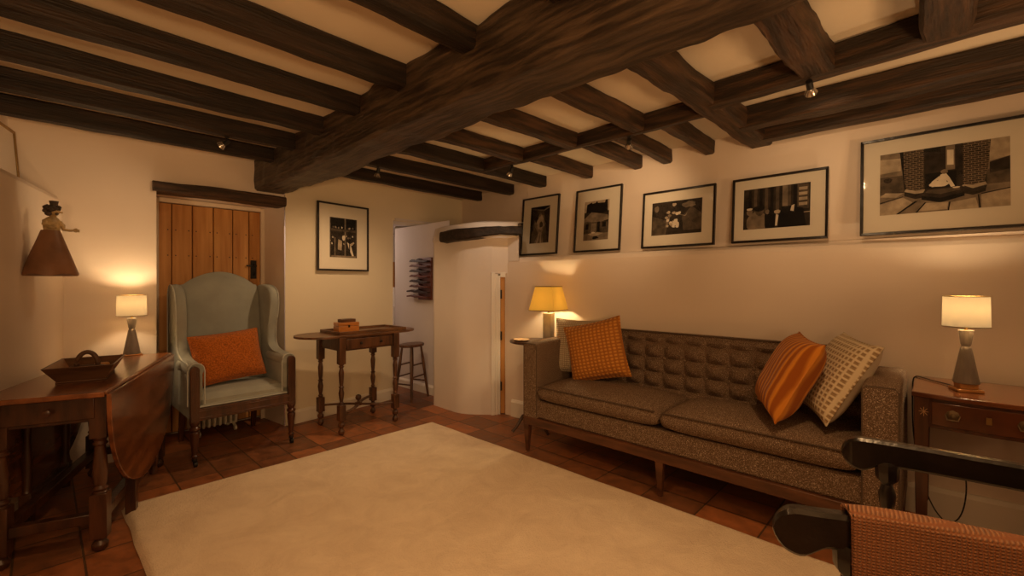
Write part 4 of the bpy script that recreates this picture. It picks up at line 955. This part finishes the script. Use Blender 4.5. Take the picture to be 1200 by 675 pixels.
tag(m.build('lamp_cable', CABLE), 'thin black lamp cable trailing off the mahogany table', 'cable')

# ------------------------------------------------------------------ ebonised bow armchair, bottom right
bc = thing('bow_armchair', 'black painted wooden bow armchair in the near right corner', 'armchair', (1.50,-.10,.032), R(8))
# local: front +y, right +x
AZ = .645
Wl = Matrix.Rotation(-R(8), 3, 'Z')
def wl(x, y): v = Wl @ Vector((x-1.50, y+.10, 0)); return (v.x, v.y)
ctrl = [(1.105,.265), (1.125,.20), (1.160,.13), (1.205,.02), (1.255,-.11), (1.30,-.24), (1.345,-.36), (1.43,-.46), (1.56,-.50), (1.69,-.45), (1.775,-.33), (1.80,-.19), (1.792,-.06), (1.778,.05), (1.765,.13), (1.757,.18), (1.75,.225)]
cl = [Vector((*wl(*p), 0)) for p in ctrl]
def crom(P, n):
    out = []
    for k in range(n+1):
        f = k/n*(len(P)-1); i = min(int(f), len(P)-2); t = f-i
        p0, p1, p2, p3 = P[max(i-1,0)], P[i], P[i+1], P[min(i+2,len(P)-1)]
        out.append(.5*((2*p1)+(p2-p0)*t+(2*p0-5*p1+4*p2-p3)*t*t+(3*p1-p0-3*p2+p3)*t**3))
    return out
path = crom(cl, 128)
n = len(path); rs = []
acc = [0]
for a_, b_ in zip(path, path[1:]): acc.append(acc[-1]+(b_-a_).length)
TOT = acc[-1]
def hgt(sv):   # (top z, bottom z) of the board at distance sv from the nearer tip
    r0 = .048
    if sv < r0*1.05: q = math.sqrt(max(0.02, 1-((r0*1.05-sv)/(r0*1.05))**2)); return (.640+.050*q, .640-.050*q)
    if sv < .10: f = (sv-.05)/.05; f = f*f*(3-2*f); return (.690, .590+.026*f)
    return (.690-.004*min(1,(sv-.1)/.2), .616)
for i, p in enumerate(path):
    t = (path[min(i+1,n-1)]-path[max(i-1,0)]).normalized(); r = Vector((t.y,-t.x,0))
    zt, zb = hgt(min(acc[i], TOT-acc[i])); hw = .019 if min(acc[i], TOT-acc[i]) > .02 else .015
    c_ = .008; ring = []
    for a_, z_ in ((-hw+c_,zb), (hw-c_,zb), (hw,zb+c_), (hw,(zt+zb)/2), (hw,zt-c_), (hw-c_,zt), (-hw+c_,zt), (-hw,zt-c_), (-hw,(zt+zb)/2), (-hw,zb+c_)):
        ring.append(p+r*a_+Vector((0,0,z_)))
    rs.append(ring)
m = MB(); m.rings(rs); m.build('arm_bow', EBON, bc, ang=28)
m = MB()
so = [(.27*math.cos(a)*(1 if abs(math.cos(a)) < 2 else 1), .02+.26*math.sin(a)*(1.05)) for a in [6.283*k/28 for k in range(28)]]
so = [(math.copysign(abs(math.cos(a))**.7,math.cos(a))*.275-.03, math.copysign(abs(math.sin(a))**.7,math.sin(a))*.255-.05) for a in [6.283*k/36 for k in range(36)]]
m.prism(so, .415, .452); m.build('seat', EBON, bc, bevel=.012)
TP = [(.020,0), (.022,.02), (.012,.04), (.019,.07), (.022,.11), (.013,.15), (.020,.165), (.020,.19), (.026,.21), (.027,.235)]
for sx in (-1, 1):
    pp_ = wl(1.158,.135) if sx < 0 else wl(1.770,.115)
    m = MB(); m.lathe([(r_*1.0, .45+z_*.72) for r_, z_ in TP], (pp_[0],pp_[1],0), 16)
    m.lathe([(.024,.570), (.029,.580), (.030,.618), (.026,.628)], (pp_[0],pp_[1],0), 8); m.build('arm_post', EBON, bc)
for k in range(7):
    q_ = path[44+int(k*7.2)]; x, y = q_.x, q_.y
    MB().tube([(x*.80,y*.70,.44), (x*.92,y*.88,.55), (x,y,.62)], .009, 8, rs=[.008,.013,.008]).build('spindle', EBON, bc)
for sx in (-1, 1):
    for sy in (-1, 1):
        MB().tube([Vector((sx*.17,sy*.17,.42)).lerp(Vector((sx*.24,sy*.235,.0)), k/8) for k in range(9)], .018, 10, rs=[.015,.020,.024,.016,.022,.022,.015,.019,.012]).build('leg', EBON, bc)
for sx in (-1, 1): MB().tube([(sx*.212,-.208,.17), (sx*.212,.208,.17)], .011, 8).build('stretcher', EBON, bc)
MB().tube([(-.212,0,.17), (.212,0,.17)], .011, 8).build('stretcher', EBON, bc)
# knitted throw over the near arm and back
m = MB()
i0 = min(range(n), key=lambda i: abs(acc[i]-.140)); tp = path[i0:i0+52]
def thr(u, v):
    k = u*(len(tp)-1); i = min(int(k), len(tp)-2); p = tp[i].lerp(tp[i+1], k-i); t = (tp[i+1]-tp[i]).normalized(); r = Vector((t.y,-t.x,0))
    if r.dot(Vector((-1,0,0))) < 0: r = -r
    wv = .005*math.sin(u*22)+.004*math.sin(u*9+1); z0 = .694+.006*math.sin(u*11+.5)
    W2 = .028
    if v < .22: return p - r*W2 + Vector((0,0,z0-.008-(.22-v)*.9))
    if v < .40:
        q = (v-.22)/.18*math.pi; return p - r*W2*math.cos(q) + Vector((0,0,z0-.008+.010*math.sin(q)))
    d = (v-.40)/.60; return p + r*(W2+wv*d+.012*d) + Vector((0,0,z0-.008-.36*d))
m.grid(thr, 60, 50)
o = m.build('knitted_throw', KNIT, ang=180, fixn=False); so_ = o.modifiers.new('solid', 'SOLIDIFY'); so_.thickness = .008; so_.offset = 0
o.matrix_world = bc.matrix_basis.copy(); tag(o, 'terracotta knitted throw hanging over the near arm of the black chair', 'throw')
